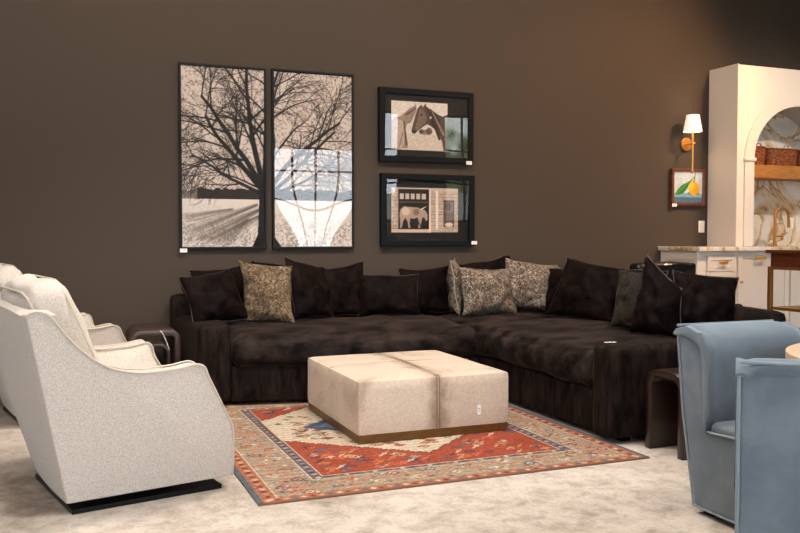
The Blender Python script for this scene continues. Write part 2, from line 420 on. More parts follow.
# ------------------------------------------------------------------ painting into vertex colours
def vnoise(h, w, cell, seed=0):
    rg = np.random.RandomState(seed); gy, gx = int(h/cell)+3, int(w/cell)+3
    g = rg.rand(gy, gx); ys = np.arange(h)/cell; xs = np.arange(w)/cell
    y0 = ys.astype(int); x0 = xs.astype(int); fy = (ys-y0)[:, None]; fx = (xs-x0)[None, :]
    fy = fy*fy*(3-2*fy); fx = fx*fx*(3-2*fx)
    return (g[y0][:, x0]*(1-fy)*(1-fx)+g[y0+1][:, x0]*fy*(1-fx)+g[y0][:, x0+1]*(1-fy)*fx+g[y0+1][:, x0+1]*fy*fx)
class Canvas:
    """a picture in metres: x to the right, y up"""
    def __init__(s, w, h, cell, rgb):
        s.w, s.h, s.c = w, h, cell; s.nx, s.ny = int(round(w/cell))+1, int(round(h/cell))+1
        s.a = np.zeros((s.ny, s.nx, 3)); s.a[:] = rgb
        s.X, s.Y = np.meshgrid(np.linspace(0, w, s.nx), np.linspace(0, h, s.ny))
    def put(s, m, rgb, al=1.):
        m = np.clip(m, 0, 1)[..., None]*al
        s.a = s.a*(1-m)+np.array(rgb, float)*m
    def poly(s, pts, rgb, al=1.):
        X, Y = s.X, s.Y; ins = np.zeros(X.shape, bool); n = len(pts)
        for i in range(n):
            x1, y1 = pts[i]; x2, y2 = pts[(i+1) % n]
            if y1 == y2: continue
            c = ((y1 > Y) != (y2 > Y)) & (X < (x2-x1)*(Y-y1)/(y2-y1)+x1)
            ins ^= c
        s.put(ins.astype(float), rgb, al)
    def rect(s, x0, x1, y0, y1, rgb, al=1.):
        s.put(((s.X >= x0) & (s.X <= x1) & (s.Y >= y0) & (s.Y <= y1)).astype(float), rgb, al)
    def ell(s, cx, cy, rx, ry, rgb, al=1., soft=.15):
        d = np.sqrt(((s.X-cx)/rx)**2+((s.Y-cy)/ry)**2); s.put((1+soft-d)/soft/2, rgb, al)
    def dia(s, cx, cy, rx, ry, rgb, al=1.):
        i0, i1 = max(0, int((cx-rx)/s.c)), min(s.nx, int((cx+rx)/s.c)+2); j0, j1 = max(0, int((cy-ry)/s.c)), min(s.ny, int((cy+ry)/s.c)+2)
        if i0 >= i1 or j0 >= j1: return
        X = s.X[j0:j1, i0:i1]; Y = s.Y[j0:j1, i0:i1]
        m = ((np.abs(X-cx)/rx+np.abs(Y-cy)/ry) <= 1)[..., None]*al
        s.a[j0:j1, i0:i1] = s.a[j0:j1, i0:i1]*(1-m)+np.array(rgb, float)*m
    def line(s, x1, y1, x2, y2, w0, w1, rgb, al=1.):
        pad = max(w0, w1)+s.c
        i0, i1 = max(0, int((min(x1, x2)-pad)/s.c)), min(s.nx, int((max(x1, x2)+pad)/s.c)+2)
        j0, j1 = max(0, int((min(y1, y2)-pad)/s.c)), min(s.ny, int((max(y1, y2)+pad)/s.c)+2)
        if i0 >= i1 or j0 >= j1: return
        X = s.X[j0:j1, i0:i1]; Y = s.Y[j0:j1, i0:i1]
        dx, dy = x2-x1, y2-y1; L = dx*dx+dy*dy+1e-12
        t = np.clip(((X-x1)*dx+(Y-y1)*dy)/L, 0, 1); d = np.hypot(X-x1-t*dx, Y-y1-t*dy)
        m = np.clip(((w0+(w1-w0)*t)/2-d)/s.c+.5, 0, 1)[..., None]*al
        s.a[j0:j1, i0:i1] = s.a[j0:j1, i0:i1]*(1-m)+np.array(rgb, float)*m
    def path(s, pts, w0, w1, rgb, al=1.):
        n = len(pts)-1
        for i in range(n):
            s.line(*pts[i], *pts[i+1], w0+(w1-w0)*i/n, w0+(w1-w0)*(i+1)/n, rgb, al)
    def mesh(s, name, m, parent, to3d, x0=0., x1=None):
        x1 = s.w if x1 is None else x1
        i0, i1 = int(round(x0/s.c)), min(s.nx-1, int(round(x1/s.c)))
        A = s.a[:, i0:i1+1]; ny, nx = A.shape[:2]
        V = [to3d(s.X[0, i0+i]-x0, s.Y[j, 0]) for j in range(ny) for i in range(nx)]
        idx = np.arange(ny*nx).reshape(ny, nx)
        F = np.stack([idx[:-1, :-1], idx[:-1, 1:], idx[1:, 1:], idx[1:, :-1]], -1).reshape(-1, 4)
        me = bpy.data.meshes.new(name); me.from_pydata(V, [], F.tolist()); me.update()
        c = np.clip(A.reshape(-1, 3)/255., 0, 1); c = np.where(c <= .04045, c/12.92, ((c+.055)/1.055)**2.4)
        at = me.color_attributes.new('col', 'FLOAT_COLOR', 'POINT')
        at.data.foreach_set('color', np.concatenate([c, np.ones((len(c), 1))], 1).astype(np.float32).ravel())
        me.materials.append(m)
        o = bpy.data.objects.new(name, me); COL.objects.link(o)
        if parent is not None: o.parent = parent
        return o

# ================================================================== THE ROOM
WY = 6.9; CEIL = 4.2; X0, X1, Y0 = -3.6, 10.5, -3.5
o = struct('floor', box(X0-.2, X1+.2, Y0-.2, WY+.2, -.1, 0), M['floor'], loc=(0, 0, 0))
struct('ceiling', box(X0, X1, Y0, WY, CEIL, CEIL+.1), M['ceiling'])
struct('wall_back', box(X0, X1, WY, WY+.15, 0, CEIL), M['wall'])
struct('wall_left', box(X0-.15, X0, Y0, WY, 0, CEIL), M['pale_wall'])
struct('wall_right', box(X1, X1+.15, Y0, WY, 0, CEIL), M['pale_wall'])
struct('baseboard_back', box(X0+.001, 5.55, WY-.018, WY, 0, .13, .004), M['base'])
# window wall behind the camera
wins = [(-3.2, 1.7, .3, 3.7), (4.1, 6.0, .75, 3.05), (6.5, 6.95, .6, 3.9), (8.0, 9.0, .6, 3.9)]  # the wide first window is added, unseen, for cool daylight fill
pieces = []; xs = X0
for (a, b_, z0, z1) in wins:
    pieces.append(box(xs, a, Y0-.15, Y0, 0, CEIL)); pieces.append(box(a, b_, Y0-.15, Y0, 0, z0)); pieces.append(box(a, b_, Y0-.15, Y0, z1, CEIL)); xs = b_
pieces.append(box(xs, X1, Y0-.15, Y0, 0, CEIL))
struct('wall_front', join(*pieces), M['pale_wall'])
for i, (a, b_, z0, z1) in enumerate(wins):
    t = .045; fr = [box(a, a+t, Y0-.12, Y0-.03, z0, z1), box(b_-t, b_, Y0-.12, Y0-.03, z0, z1), box(a+t, b_-t, Y0-.12, Y0-.03, z0, z0+t), box(a+t, b_-t, Y0-.12, Y0-.03, z1-t, z1)]
    nv = max(1, int(round((b_-a)/.46))); 
    for k in range(1, nv):
        x = a+(b_-a)*k/nv; fr.append(box(x-.018, x+.018, Y0-.1, Y0-.05, z0+t, z1-t))
    for zz in ([z0+(z1-z0)*.5, z0+(z1-z0)*.78] if i == 1 else [z0+(z1-z0)*k/4 for k in (1, 2, 3)]):
        fr.append(box(a+t, b_-t, Y0-.1, Y0-.05, zz-.018, zz+.018))
    w_ = struct('window_%d' % (i+1), join(*fr), M['mullion'])
    obj('pane', box(a+t, b_-t, Y0-.078, Y0-.074, z0+t, z1-t), M['pane'], w_, world=True)
struct('ground', box(-30, 40, -40, Y0-.2, -.15, -.05), M['grass'])

# ------------------------------------------------------------------ pictures
def frame_ring(x0, x1, z0, z1, w, y0, y1, bev=.003):
    return join(box(x0, x0+w, y0, y1, z0, z1, bev), box(x1-w, x1, y0, y1, z0, z1, bev),
                box(x0+w, x1-w, y0, y1, z0, z0+w, bev), box(x0+w, x1-w, y0, y1, z1-w, z1, bev))
def picture(label, x0, x1, z0, z1, fw, depth, frame_mat, canvas, cx0=0., bow=None, inset=.012, lean=0., group=None, tagpos=None, cat='framed picture', glass=True, pmat_=None, cname='photo_print'):
    y1 = WY-.002; y0 = y1-depth
    t = thing('framed_picture', label, cat, ((x0+x1)/2, y1, z0), 0, group)
    obj('frame', frame_ring(x0, x1, z0, z1, fw, y0, y1), frame_mat, t, world=True)
    obj('backing', box(x0+fw, x1-fw, y0+inset+.004, y1, z0+fw, z1-fw), M['frame_dark'], t, world=True)
    L = Vector(t.location)
    yp = y0+inset+.003+lean*0
    canvas.mesh(cname, pmat_ or M['print'], t, lambda u, v: (x0+fw+u-L.x, yp-L.y, z0+fw+v-L.z), cx0, cx0+(x1-x0-2*fw))
    if glass:
        n = 40; V = []; F = []
        W, H = x1-x0-2*fw, z1-z0-2*fw
        for j in range(n+1):
            for i in range(n+1):
                a, b2 = i/n, j/n
                d = bow(a, b2) if bow else 0.
                V.append((x0+fw+a*W, yp-.005-d-lean*b2, z0+fw+b2*H))
        F = [(j*(n+1)+i, j*(n+1)+i+1, (j+1)*(n+1)+i+1, (j+1)*(n+1)+i) for j in range(n) for i in range(n)]
        obj('glazing', (V, F), M['glazing'], t, world=True, smooth=True, auto=False)
    if tagpos:
        tx, tz = tagpos
        g = obj('price_tag', box(tx, tx+.055, y0-.004, y0-.002, tz-.03, tz), M['tag'], t, world=True)
        obj('printed_lines', join(box(tx+.008, tx+.045, y0-.0048, y0-.0042, tz-.011, tz-.009), box(tx+.008, tx+.038, y0-.0048, y0-.0042, tz-.02, tz-.018)), M['ink'], g, world=False)
        # printed_lines are given in room coordinates; shift them to the tag's frame
        for v in g.children[0].data.vertices: v.co -= Vector(t.location)
    return t

# the bare tree over two panels ------------------------------------
CW, CH = 1.46, 1.44
tree = Canvas(CW, CH, .0042, (204, 188, 177))
nyx = (tree.ny, tree.nx)
f1 = vnoise(*nyx, 5, 1); f2 = vnoise(*nyx, 2.2, 2); f3 = vnoise(*nyx, 26, 3); f0 = vnoise(*nyx, 1.1, 5)
tree.a *= (.92+.05*f1+.06*f0)[..., None]
crown = np.clip(1.25-np.hypot((tree.X-.72)/.9, (tree.Y-1.0)/.72), 0, 1)
tree.put(((f2*.6+f1*.4) > .68-.10*f3).astype(float)*(tree.Y > .40), (138, 122, 112), .7)
tree.put(((vnoise(*nyx, 3.1, 9)) > .80).astype(float)*(tree.Y > .42), (70, 58, 52), .5)
tree.put((tree.Y < .385).astype(float), (206, 194, 184)); 
g1 = vnoise(tree.ny, tree.nx, 2.2, 21)*.7+vnoise(tree.ny, tree.nx, 9, 22)*.3
tree.put((tree.Y < .385)*np.clip((g1-.5)*8, 0, 1)*np.clip((.36-tree.Y)*4, 0, 1), (124, 110, 100), .7)
tl = .455+.03*np.interp(tree.X[0], np.linspace(0, CW, 60), np.random.RandomState(5).rand(60))
tree.put(((tree.Y > .385) & (tree.Y < tl[None, :]) & (tree.X > .12)).astype(float), (26, 20, 18), .93)
tree.put(((tree.Y > .385) & (tree.Y < tl[None, :]-.02) & (tree.X <= .12)).astype(float), (96, 82, 72), .7)
DK = (9, 7, 6)
# long cast shadows that the photographed tree throws over the field (part of the print)
for (a, b_, c, d, w_) in [(.60, .34, .05, .12, .05), (.62, .30, .10, .05, .06), (.64, .26, .22, .04, .05), (.40, .30, .03, .22, .03), (.52, .22, .3, .02, .05)]:
    for q in range(34):
        jx, jy = random.gauss(0, .03), random.gauss(0, .022)
        tree.line(a+jx*.3, b_+jy*.3, c+jx*2, d+jy, w_*.2, .008, (80, 70, 64), .13)
TX = .66
tree.poly([(TX-.10, 0), (TX-.055, .10), (TX-.045, .3), (TX-.035, .50), (TX+.05, .50), (TX+.055, .3), (TX+.075, .1), (TX+.14, 0)], DK)
random.seed(3)
def branch(x, y, ang, L, w, depth):
    pts = [(x, y)]; n = 7; a = ang
    for i in range(n):
        a += random.uniform(-.16, .16)+(.03 if math.cos(ang) < 0 else -.03)*(1 if depth < 3 else 0)
        x += math.cos(a)*L/n; y += math.sin(a)*L/n; pts.append((x, y))
    tree.path(pts, w, w*.45, DK, .95 if w > .004 else .75)
    if depth <= 0: return
    for i in range(2, n+1):
        for rep in range(1):
            s = random.choice((-1, 1)); t = i/n
            branch(*pts[i], a+s*random.uniform(.3, .85), L*random.uniform(.36, .6), max(.0024, w*(1-.55*t)*.5), depth-1)
for (dx, y, ang, L, w) in [(-.03, .48, 135, .72, .045), (-.02, .50, 118, .85, .048), (.0, .50, 102, .95, .05), (.02, .50, 88, .95, .04), (.03, .48, 72, .95, .045),
                           (.04, .46, 58, .85, .042), (.04, .42, 44, .78, .036), (-.03, .44, 152, .62, .03), (-.02, .47, 165, .5, .016), (.04, .40, 28, .62, .026)]:
    branch(TX+dx, y, R(ang), L, w*1.0, 3)
print('tree done')
def bow1(a, b_): return .002*math.sin(a*3.1)*math.sin(b_*3.1)
def bow2(a, b_):
    e = max(0., (.42-b_)/.42)
    return -.0004*math.sin(math.pi*a)+.0055*e**2.2*math.cos((a-.5)*4.4)
picture('tall dark-framed photograph of a bare tree, its trunk at the right edge', .888, 1.587, 1.087, 2.562, .018, .035, M['frame_dark'], tree, 0., bow1, tagpos=(.885, 1.092), group='two-panel tree photographs')
picture('tall dark-framed photograph of branches with the shop windows reflected in its glass', 1.634, 2.345, 1.085, 2.567, .018, .035, M['frame_dark'], tree, .745, bow2, group='two-panel tree photographs')

# horse heads ---------------------------------------------------------
HW, HH = .9-.11, .64-.11
hp = Canvas(.80, .53, .004, (20, 16, 15))
ox, oy, iw, ih = .05, .045, .46, .40
hp.rect(.06, .60, .055, .475, (208, 190, 174))
hp.rect(.06, .60, .055, .20, (200, 176, 154))
B1, B2, B3 = (84, 62, 52), (128, 98, 80), (44, 30, 26)
# far horse head (dark, looking left) with neck to the right
hp.poly([(.31, .42), (.345, .455), (.36, .43), (.385, .47), (.40, .43), (.44, .42), (.50, .38), (.55, .36), (.60, .38), (.60, .06), (.56, .06), (.545, .14), (.50, .22), (.44, .27), (.40, .285), (.36, .26), (.325, .235), (.29, .20), (.26, .20), (.25, .225), (.265, .28), (.285, .35)], B1)
hp.poly([(.33, .42), (.36, .42), (.40, .35), (.39, .30), (.35, .27), (.30, .225), (.285, .25), (.31, .33)], (120, 92, 76))
hp.poly([(.44, .41), (.50, .38), (.53, .30), (.52, .20), (.48, .24), (.43, .28)], (64, 46, 40))
hp.ell(.345, .365, .010, .008, (16, 10, 10)); hp.ell(.272, .215, .018, .014, (36, 24, 22)); hp.line(.40, .43, .52, .16, .012, .02, B3); hp.line(.45, .40, .56, .20, .01, .02, (150, 120, 98))
hp.ell(.435, .345, .008, .012, (230, 210, 190))
# near horse, pale, from behind on the left
hp.poly([(.06, .30), (.10, .33), (.14, .34), (.19, .38), (.24, .42), (.28, .44), (.285, .47), (.30, .43), (.30, .40), (.27, .34), (.245, .29), (.21, .28), (.19, .22), (.20, .14), (.22, .07), (.06, .055)], (150, 116, 94))
hp.poly([(.06, .30), (.12, .325), (.17, .30), (.19, .22), (.18, .10), (.15, .055), (.06, .055)], (180, 148, 122))
hp.line(.18, .30, .205, .10, .012, .02, (84, 60, 48)); hp.line(.20, .36, .29, .42, .02, .012, (100, 74, 60)); hp.line(.13, .06, .17, .2, .006, .01, (110, 82, 66))
hp.ell(.38, .215, .06, .022, (110, 86, 72), .8); hp.ell(.42, .225, .03, .03, (70, 52, 44), .8); hp.ell(.345, .22, .02, .02, (60, 44, 38), .8)
hp.a = hp.a*.62+hp.a.mean(axis=2, keepdims=True)*.38
nn = vnoise(hp.ny, hp.nx, 2, 4); hp.a *= (.9+.2*nn)[..., None]
hp.rect(.60, .8, 0, .53, (20, 16, 15)); hp.rect(0, .06, 0, .53, (20, 16, 15)); hp.rect(0, .8, 0, .055, (20, 16, 15)); hp.rect(0, .8, .475, .53, (20, 16, 15))
# horse in a barn --------------------------------------------------------
bp_ = Canvas(.80, .53, .004, (20, 15, 14))
bp_.rect(.055, .70, .07, .465, (190, 156, 130))
for k in range(13): bp_.rect(.055, .70, .07+.031*k, .074+.031*k, (130, 96, 78), .8)
br = vnoise(bp_.ny, bp_.nx, 3, 8); bp_.a *= (.85+.25*br)[..., None]
bp_.rect(.055, .70, .44, .465, (196, 166, 142))
bp_.rect(.12, .42, .10, .45, (30, 20, 18))
bp_.rect(.13, .40, .33, .345, (90, 66, 54))
for k in range(5): bp_.rect(.135+.052*k, .172+.052*k, .365, .41, (200, 172, 150))
HB = (176, 136, 110)
bp_.poly([(.14, .27), (.17, .30), (.22, .295), (.30, .29), (.34, .275), (.37, .27), (.395, .24), (.40, .19), (.385, .17), (.37, .20), (.35, .205), (.34, .17), (.325, .11), (.31, .11), (.315, .18), (.30, .20), (.26, .19), (.235, .20), (.225, .15), (.235, .11), (.215, .11), (.21, .16), (.185, .20), (.165, .17), (.15, .11), (.135, .11), (.14, .17), (.13, .22)], HB)
bp_.ell(.19, .255, .04, .035, (216, 180, 150), .8); bp_.ell(.29, .25, .03, .03, (110, 78, 62), .7); bp_.line(.3, .2, .33, .12, .008, .012, (90, 62, 50)); bp_.line(.13, .26, .125, .16, .006, .012, (70, 48, 40))
bp_.line(.34, .275, .385, .30, .012, .004, (230, 210, 190)); 
bp_.rect(.055, .42, .07, .10, (206, 168, 138)); bp_.rect(.415, .43, .07, .45, (226, 196, 172)); bp_.rect(.48, .50, .1, .44, (226, 198, 176))
bp_.rect(.555, .66, .12, .36, (92, 60, 46)); bp_.rect(.565, .65, .25, .34, (130, 90, 70)); bp_.ell(.61, .14, .04, .02, (214, 186, 160)); bp_.ell(.60, .30, .03, .04, (60, 40, 34), .7)
bp_.a = bp_.a*.62+bp_.a.mean(axis=2, keepdims=True)*.38
bp_.a[(bp_.X < .055) | (bp_.X > .70) | (bp_.Y < .07) | (bp_.Y > .465)] = (20, 15, 14)
picture('black-framed sepia photograph of two horses nuzzling, above the barn photograph', 2.570, 3.474, 1.838, 2.476, .052, .05, M['frame_black'], hp, 0., lambda a, b_: .0003*math.sin(a*3.1)*math.sin(b_*3.1), tagpos=(3.40, 1.862), group='black-framed horse photographs')
picture('black-framed sepia photograph of a horse in a brick barn, the lower one', 2.585, 3.487, 1.100, 1.736, .052, .05, M['frame_black'], bp_, 0., lambda a, b_: -.0006*math.sin(a*3.1)*math.sin(b_*3.1)+.002*max(0,.35-b_)**2*math.cos(a*5), inset=.03, lean=.023, tagpos=(3.455, 1.145), group='black-framed horse photographs')
# the lemon painting --------------------------------------------------------
lc = Canvas(.42, .34, .004, (176, 186, 190))
lc.put(np.clip((lc.Y-.1)/.24, 0, 1), (196, 202, 204), .6)
lc.rect(0, .42, 0, .105, (112, 150, 166)); lc.rect(0, .42, 0, .055, (66, 96, 118)); lc.rect(0, .42, .095, .11, (176, 196, 200))
lc.a *= (.93+.14*vnoise(lc.ny, lc.nx, 3, 5))[..., None]
lc.ell(.25, .095, .075, .018, (70, 84, 96), .7)
lc.ell(.255, .145, .062, .07, (226, 150, 22)); lc.ell(.27, .08, .014, .014, (220, 140, 20)); lc.ell(.24, .165, .028, .03, (246, 190, 50), .8, .6); lc.ell(.285, .12, .03, .04, (190, 112, 14), .6, .8)
lc.line(.255, .21, .275, .30, .012, .008, (78, 66, 44)); lc.poly([(.02, .085), (.06, .075), (.12, .09), (.17, .14), (.20, .19), (.24, .235), (.18, .21), (.10, .17), (.05, .13)], (40, 106, 34)); lc.line(.04, .09, .26, .26, .008, .008, (96, 140, 60))
picture('small wood-framed painting of a lemon with a green leaf, below the wall lamp', 5.70, 6.12, 1.50, 1.868, .028, .045, M['frame_wood'], lc, 0., tagpos=(5.70, 1.515), glass=False, pmat_=M['paint'], cname='painted_panel', cat='painting')

# ------------------------------------------------------------------ wall sconce
s = thing('wall_sconce', 'brass wall sconce with a lit white tapered shade, above the lemon painting', 'wall lamp', (5.885, WY-.002, 1.87))
def disc_y(cx, cz, r, y0, y1, seg=28):
    return prism([(cx+r*math.cos(2*math.pi*k/seg), cz+r*math.sin(2*math.pi*k/seg)) for k in range(seg)], y0, y1, 'y')
obj('wall_plate', bevel(disc_y(5.895, 2.115, .068, WY-.025, WY-.002), .006), M['brass_dark'], s, smooth=True, world=True)
obj('arm', tube([(5.89, WY-.02, 2.115), (5.89, WY-.12, 2.115), (5.88, WY-.155, 2.115), (5.85, WY-.16, 2.115)], .009), M['brass'], s, smooth=True, world=True)
obj('stem', tube([(5.85, WY-.16, 1.84), (5.85, WY-.16, 2.25)], .009), M['brass'], s, smooth=True, world=True)
obj('finial', lathe([(.004, -.03), (.014, -.015), (.012, 0)], 12, (5.85, WY-.16, 1.84)), M['brass'], s, smooth=True, world=True)
sh = [(.092, 0), (.062, .165), (.059, .165), (.089, 0)]
V, F = [], []
for (r_, z) in sh:
    for k in range(32): V.append((5.85+r_*math.cos(2*math.pi*k/32), WY-.16+r_*math.sin(2*math.pi*k/32), 2.225+z))
for i in range(4):
    for k in range(32): F.append((i*32+k, i*32+(k+1) % 32, ((i+1) % 4)*32+(k+1) % 32, ((i+1) % 4)*32+k))
obj('lamp_shade', (V, F), M['shade'], s, smooth=True, world=True)

sw = thing('light_switch', 'white light switch plate on the taupe wall right of the lemon painting', 'light switch', (6.11, WY-.001, 1.225))
obj('plate', box(6.075, 6.15, WY-.008, WY-.001, 1.225, 1.345, .003), M['white'], sw, world=True)
obj('rocker', box(6.097, 6.128, WY-.013, WY-.007, 1.25, 1.32, .002), M['white'], sw, world=True)

# ------------------------------------------------------------------ kitchen niche and cabinets
# arched hood box standing on the worktop: front y=6.5, opening from x 6.40 to 7.60
def arch_wall(x0, x1, z0, z1, ax0, ax1, zs, y0, y1):
    cx, r_ = (ax0+ax1)/2, (ax1-ax0)/2
    n = 24; A = [(cx-r_*math.cos(math.pi*i/n), zs+r_*.92*math.sin(math.pi*i/n)) for i in range(n+1)]
    V, F = [], []
    def quad(p, q, r2, s2):
        for (yy, rev) in ((y0, 0), (y1, 1)):
            n0 = len(V); V.extend([(p[0], yy, p[1]), (q[0], yy, q[1]), (r2[0], yy, r2[1]), (s2[0], yy, s2[1])])
            F.append((n0, n0+1, n0+2, n0+3) if not rev else (n0+3, n0+2, n0+1, n0))
    quad((x0, z0), (ax0, z0), (ax0, zs), (x0, zs)); quad((ax1, z0), (x1, z0), (x1, zs), (ax1, zs))
    quad((x0, zs), A[0], A[0], (x0, z1)) if False else None
    T = [(x0+(x1-x0)*i/n, z1) for i in range(n+1)]
    for i in range(n): quad(A[i], A[i+1], T[i+1], T[i])
    V2, F2 = [], []
    # side triangles to the left/right of the arch between spring line and the top
    for (xa, pa, Tn) in ((x0, A[0], T[0]), (x1, A[-1], T[-1])):
        pass
    quad((x0, zs), A[0], T[0], T[0]); quad(A[-1], (x1, zs), T[-1], T[-1])
    # inner reveal
    I = [(ax0, z0)]+A+[(ax1, z0)]
    for a, b_ in zip(I[:-1], I[1:]):
        n0 = len(V); V.extend([(a[0], y0, a[1]), (b_[0], y0, b_[1]), (b_[0], y1, b_[1]), (a[0], y1, a[1])]); F.append((n0, n0+1, n0+2, n0+3))
    for (a, b_) in (((x0, z0), (x0, z1)), ((x1, z0), (x1, z1)), ((x0, z1), (x1, z1))):
        n0 = len(V); V.extend([(a[0], y0, a[1]), (b_[0], y0, b_[1]), (b_[0], y1, b_[1]), (a[0], y1, a[1])]); F.append((n0, n0+1, n0+2, n0+3))
    F = [tuple(dict.fromkeys(f)) for f in F]
    return V, F, A
hd = thing('arched_niche', 'tall cream plaster niche box with an arched opening standing on the worktop', 'alcove', (7.0, 6.7, 1.085))
V, F, A = arch_wall(6.20, 7.83, 1.085, 2.87, 6.40, 7.60, 1.95, 6.50, WY-.02)
obj('surround', (V, F), M['cab'], hd, world=True)
obj('side_trim', box(6.19, 6.199, 6.50, WY-.003, 1.085, 2.88), M['cab'], hd, world=True)
# band moulding round the arch
n = len(A); V, F = [], []
cx_ = 7.0
prof = []
for (x, z) in [(6.40, 1.09)]+list(A)+[(7.60, 1.09)]:
    dx, dz = x-cx_, max(0, z-1.95); L = math.hypot(dx, dz); k = (L+.12)/L
    prof.append(((x, z), (cx_+dx*k, 1.95+dz*k if z > 1.95 else z)))
for (p, q) in prof:
    V += [(p[0], 6.485, p[1]), (q[0], 6.485, q[1]), (q[0], 6.505, q[1]), (p[0], 6.505, p[1])]
for i in range(len(prof)-1):
    for k in range(4): F.append((i*4+k, i*4+(k+1) % 4, (i+1)*4+(k+1) % 4, (i+1)*4+k))
F += [(3, 2, 1, 0), tuple((len(prof)-1)*4+k for k in range(4))]
obj('arch_moulding', (V, F), M['cab'], hd, world=True)
obj('capital', box(6.27, 6.415, 6.47, 6.56, 1.93, 1.965, .008), M['cab'], hd, world=True)
obj('marble_back', box(6.21, 7.80, WY-.018, WY-.003, 1.085, 2.6), M['marble'], hd, world=True)
nsh = obj('niche_shelf', box(6.402, 7.598, 6.55, WY-.02, 1.775, 1.905, .004), M['shelf']); tag(nsh, 'thick honey oak shelf spanning the arched niche', 'shelf')
def basket(x0, x1, h, label):
    b_ = thing('wicker_basket', label, 'basket', ((x0+x1)/2, 6.72, 1.906), 0, 'wicker baskets on the niche shelf')
    w2 = (x1-x0)/2; V, F = [], []
    prof = [(.92, 0), (.97, h*.5), (1., h), (.94, h), (.9, h*.5), (.86, .01)]
    seg = 36
    for (k_, z) in prof:
        for k in range(seg):
            q = 2*math.pi*k/seg; c, s_ = math.cos(q), math.sin(q)
            e = (abs(c)**4+abs(s_)**4)**-.25
            V.append((w2*k_*c*e, .12*k_*s_*e, z))
    for i in range(len(prof)-1):
        for k in range(seg): F.append((i*seg+k, i*seg+(k+1) % seg, (i+1)*seg+(k+1) % seg, (i+1)*seg+k))
    F.append(tuple(range(seg-1, -1, -1))); F.append(tuple(5*seg+k for k in range(seg)))
    obj('body', (V, F), M['wicker'], b_, smooth=True)
    obj('rim', tube([(w2*math.cos(2*math.pi*k/seg)*(abs(math.cos(2*math.pi*k/seg))**4+abs(math.sin(2*math.pi*k/seg))**4)**-.25, .12*math.sin(2*math.pi*k/seg)*(abs(math.cos(2*math.pi*k/seg))**4+abs(math.sin(2*math.pi*k/seg))**4)**-.25, h) for k in range(seg)], .008, 6, True), M['wicker'], b_, smooth=True)
    obj('handle', tube([(-.03, -.12, h), (-.025, -.12, h+.03), (.025, -.12, h+.03), (.03, -.12, h)], .006, 6), M['wicker'], b_, smooth=True)
basket(6.43, 6.70, .185, 'brown wicker basket at the left end of the niche shelf, beside the arch')
basket(6.72, 7.14, .175, 'wide brown wicker basket in the middle of the niche shelf')
basket(7.16, 7.54, .175, 'brown wicker basket on the niche shelf, cut off by the right edge of the photo')

wt = obj('kitchen_worktop', box(5.565, 8.3, 6.30, WY-.001, 1.045, 1.085, .006), M['marble']); tag(wt, 'pale veined stone worktop along the cream cabinets', 'worktop')
cb = thing('base_cabinet', 'cream painted base cabinet with drawers, at the left end under the worktop', 'cabinet', (5.83, 6.62, 0))
obj('body', join(box(5.60, 6.055, 6.36, WY-.02, .09, 1.044), box(5.63, 6.05, 6.42, WY-.02, 0, .09)), M['cab'], cb, world=True)
obj('side_panel', join(box(5.59, 5.60, 6.36, 6.42, .09, 1.044), box(5.59, 5.60, 6.82, 6.88, .09, 1.044), box(5.59, 5.60, 6.42, 6.82, .96, 1.044), box(5.59, 5.60, 6.42, 6.82, .09, .2)), M['cab'], cb, world=True)
def front(name, x0, x1, z0, z1, parent, y=6.36, panel=True):
    fr = .045; vf = [box(x0, x1, y-.012, y-.0005, z0, z1)]
    if panel:
        vf += [box(x0, x0+fr, y-.022, y-.012, z0, z1, .002), box(x1-fr, x1, y-.022, y-.012, z0, z1, .002), box(x0+fr, x1-fr, y-.022, y-.012, z0, z0+fr, .002), box(x0+fr, x1-fr, y-.022, y-.012, z1-fr, z1, .002)]
    return obj(name, join(*vf), M['cab'], parent, world=True)
def bar_handle(x0, x1, z, p, y=6.338):
    vf = join(box(x0, x1, y-.03, y-.018, z-.014, z+.014, .004), box(x0+.01, x0+.025, y-.02, y, z-.008, z+.008), box(x1-.025, x1-.01, y-.02, y, z-.008, z+.008))
    off = world_loc(p); return obj('handle', move(vf, -off), M['brass'], p, smooth=True)
zz = [(.855, 1.005), (.66, .845), (.38, .65), (.12, .37)]
for i, (a, b_) in enumerate(zz):
    d = front('drawer', 5.70, 6.045, a, b_, cb)
    bar_handle(5.825, 5.925, (a+b_)/2+.005, d)
cb2 = thing('base_cabinet', 'cream painted base cabinet with a door, right of the drawer cabinet', 'cabinet', (6.4, 6.62, 0))
obj('body', join(box(6.057, 6.73, 6.36, WY-.02, .09, 1.044), box(6.06, 6.73, 6.42, WY-.02, 0, .09)), M['cab'], cb2, world=True)
d = front('door', 6.075, 6.715, .12, 1.02, cb2); bar_handle(6.28, 6.40, .975, d)
obj('knob', move(lathe([(.006, 0), (.006, .015), (.014, .02), (.012, .03), (.002, .032)], 12), (0, 0, 0)), M['brass'], d)
kn = d.children[1]; kn.rotation_euler = (R(90), 0, 0); kn.location = (6.10-6.4, 6.338-6.62, .745)
cb3 = thing('base_cabinet', 'cream painted base cabinet under the faucet, behind the brass-framed table', 'cabinet', (7.2, 6.62, 0))
obj('body', join(box(6.732, 7.9, 6.36, WY-.02, .09, 1.044), box(6.74, 7.9, 6.42, WY-.02, 0, .09)), M['cab'], cb3, world=True)
d = front('door', 6.75, 7.32, .12, 1.02, cb3); bar_handle(6.98, 7.10, .975, d)
d = front('door', 7.33, 7.89, .12, 1.02, cb3); bar_handle(7.55, 7.67, .975, d)

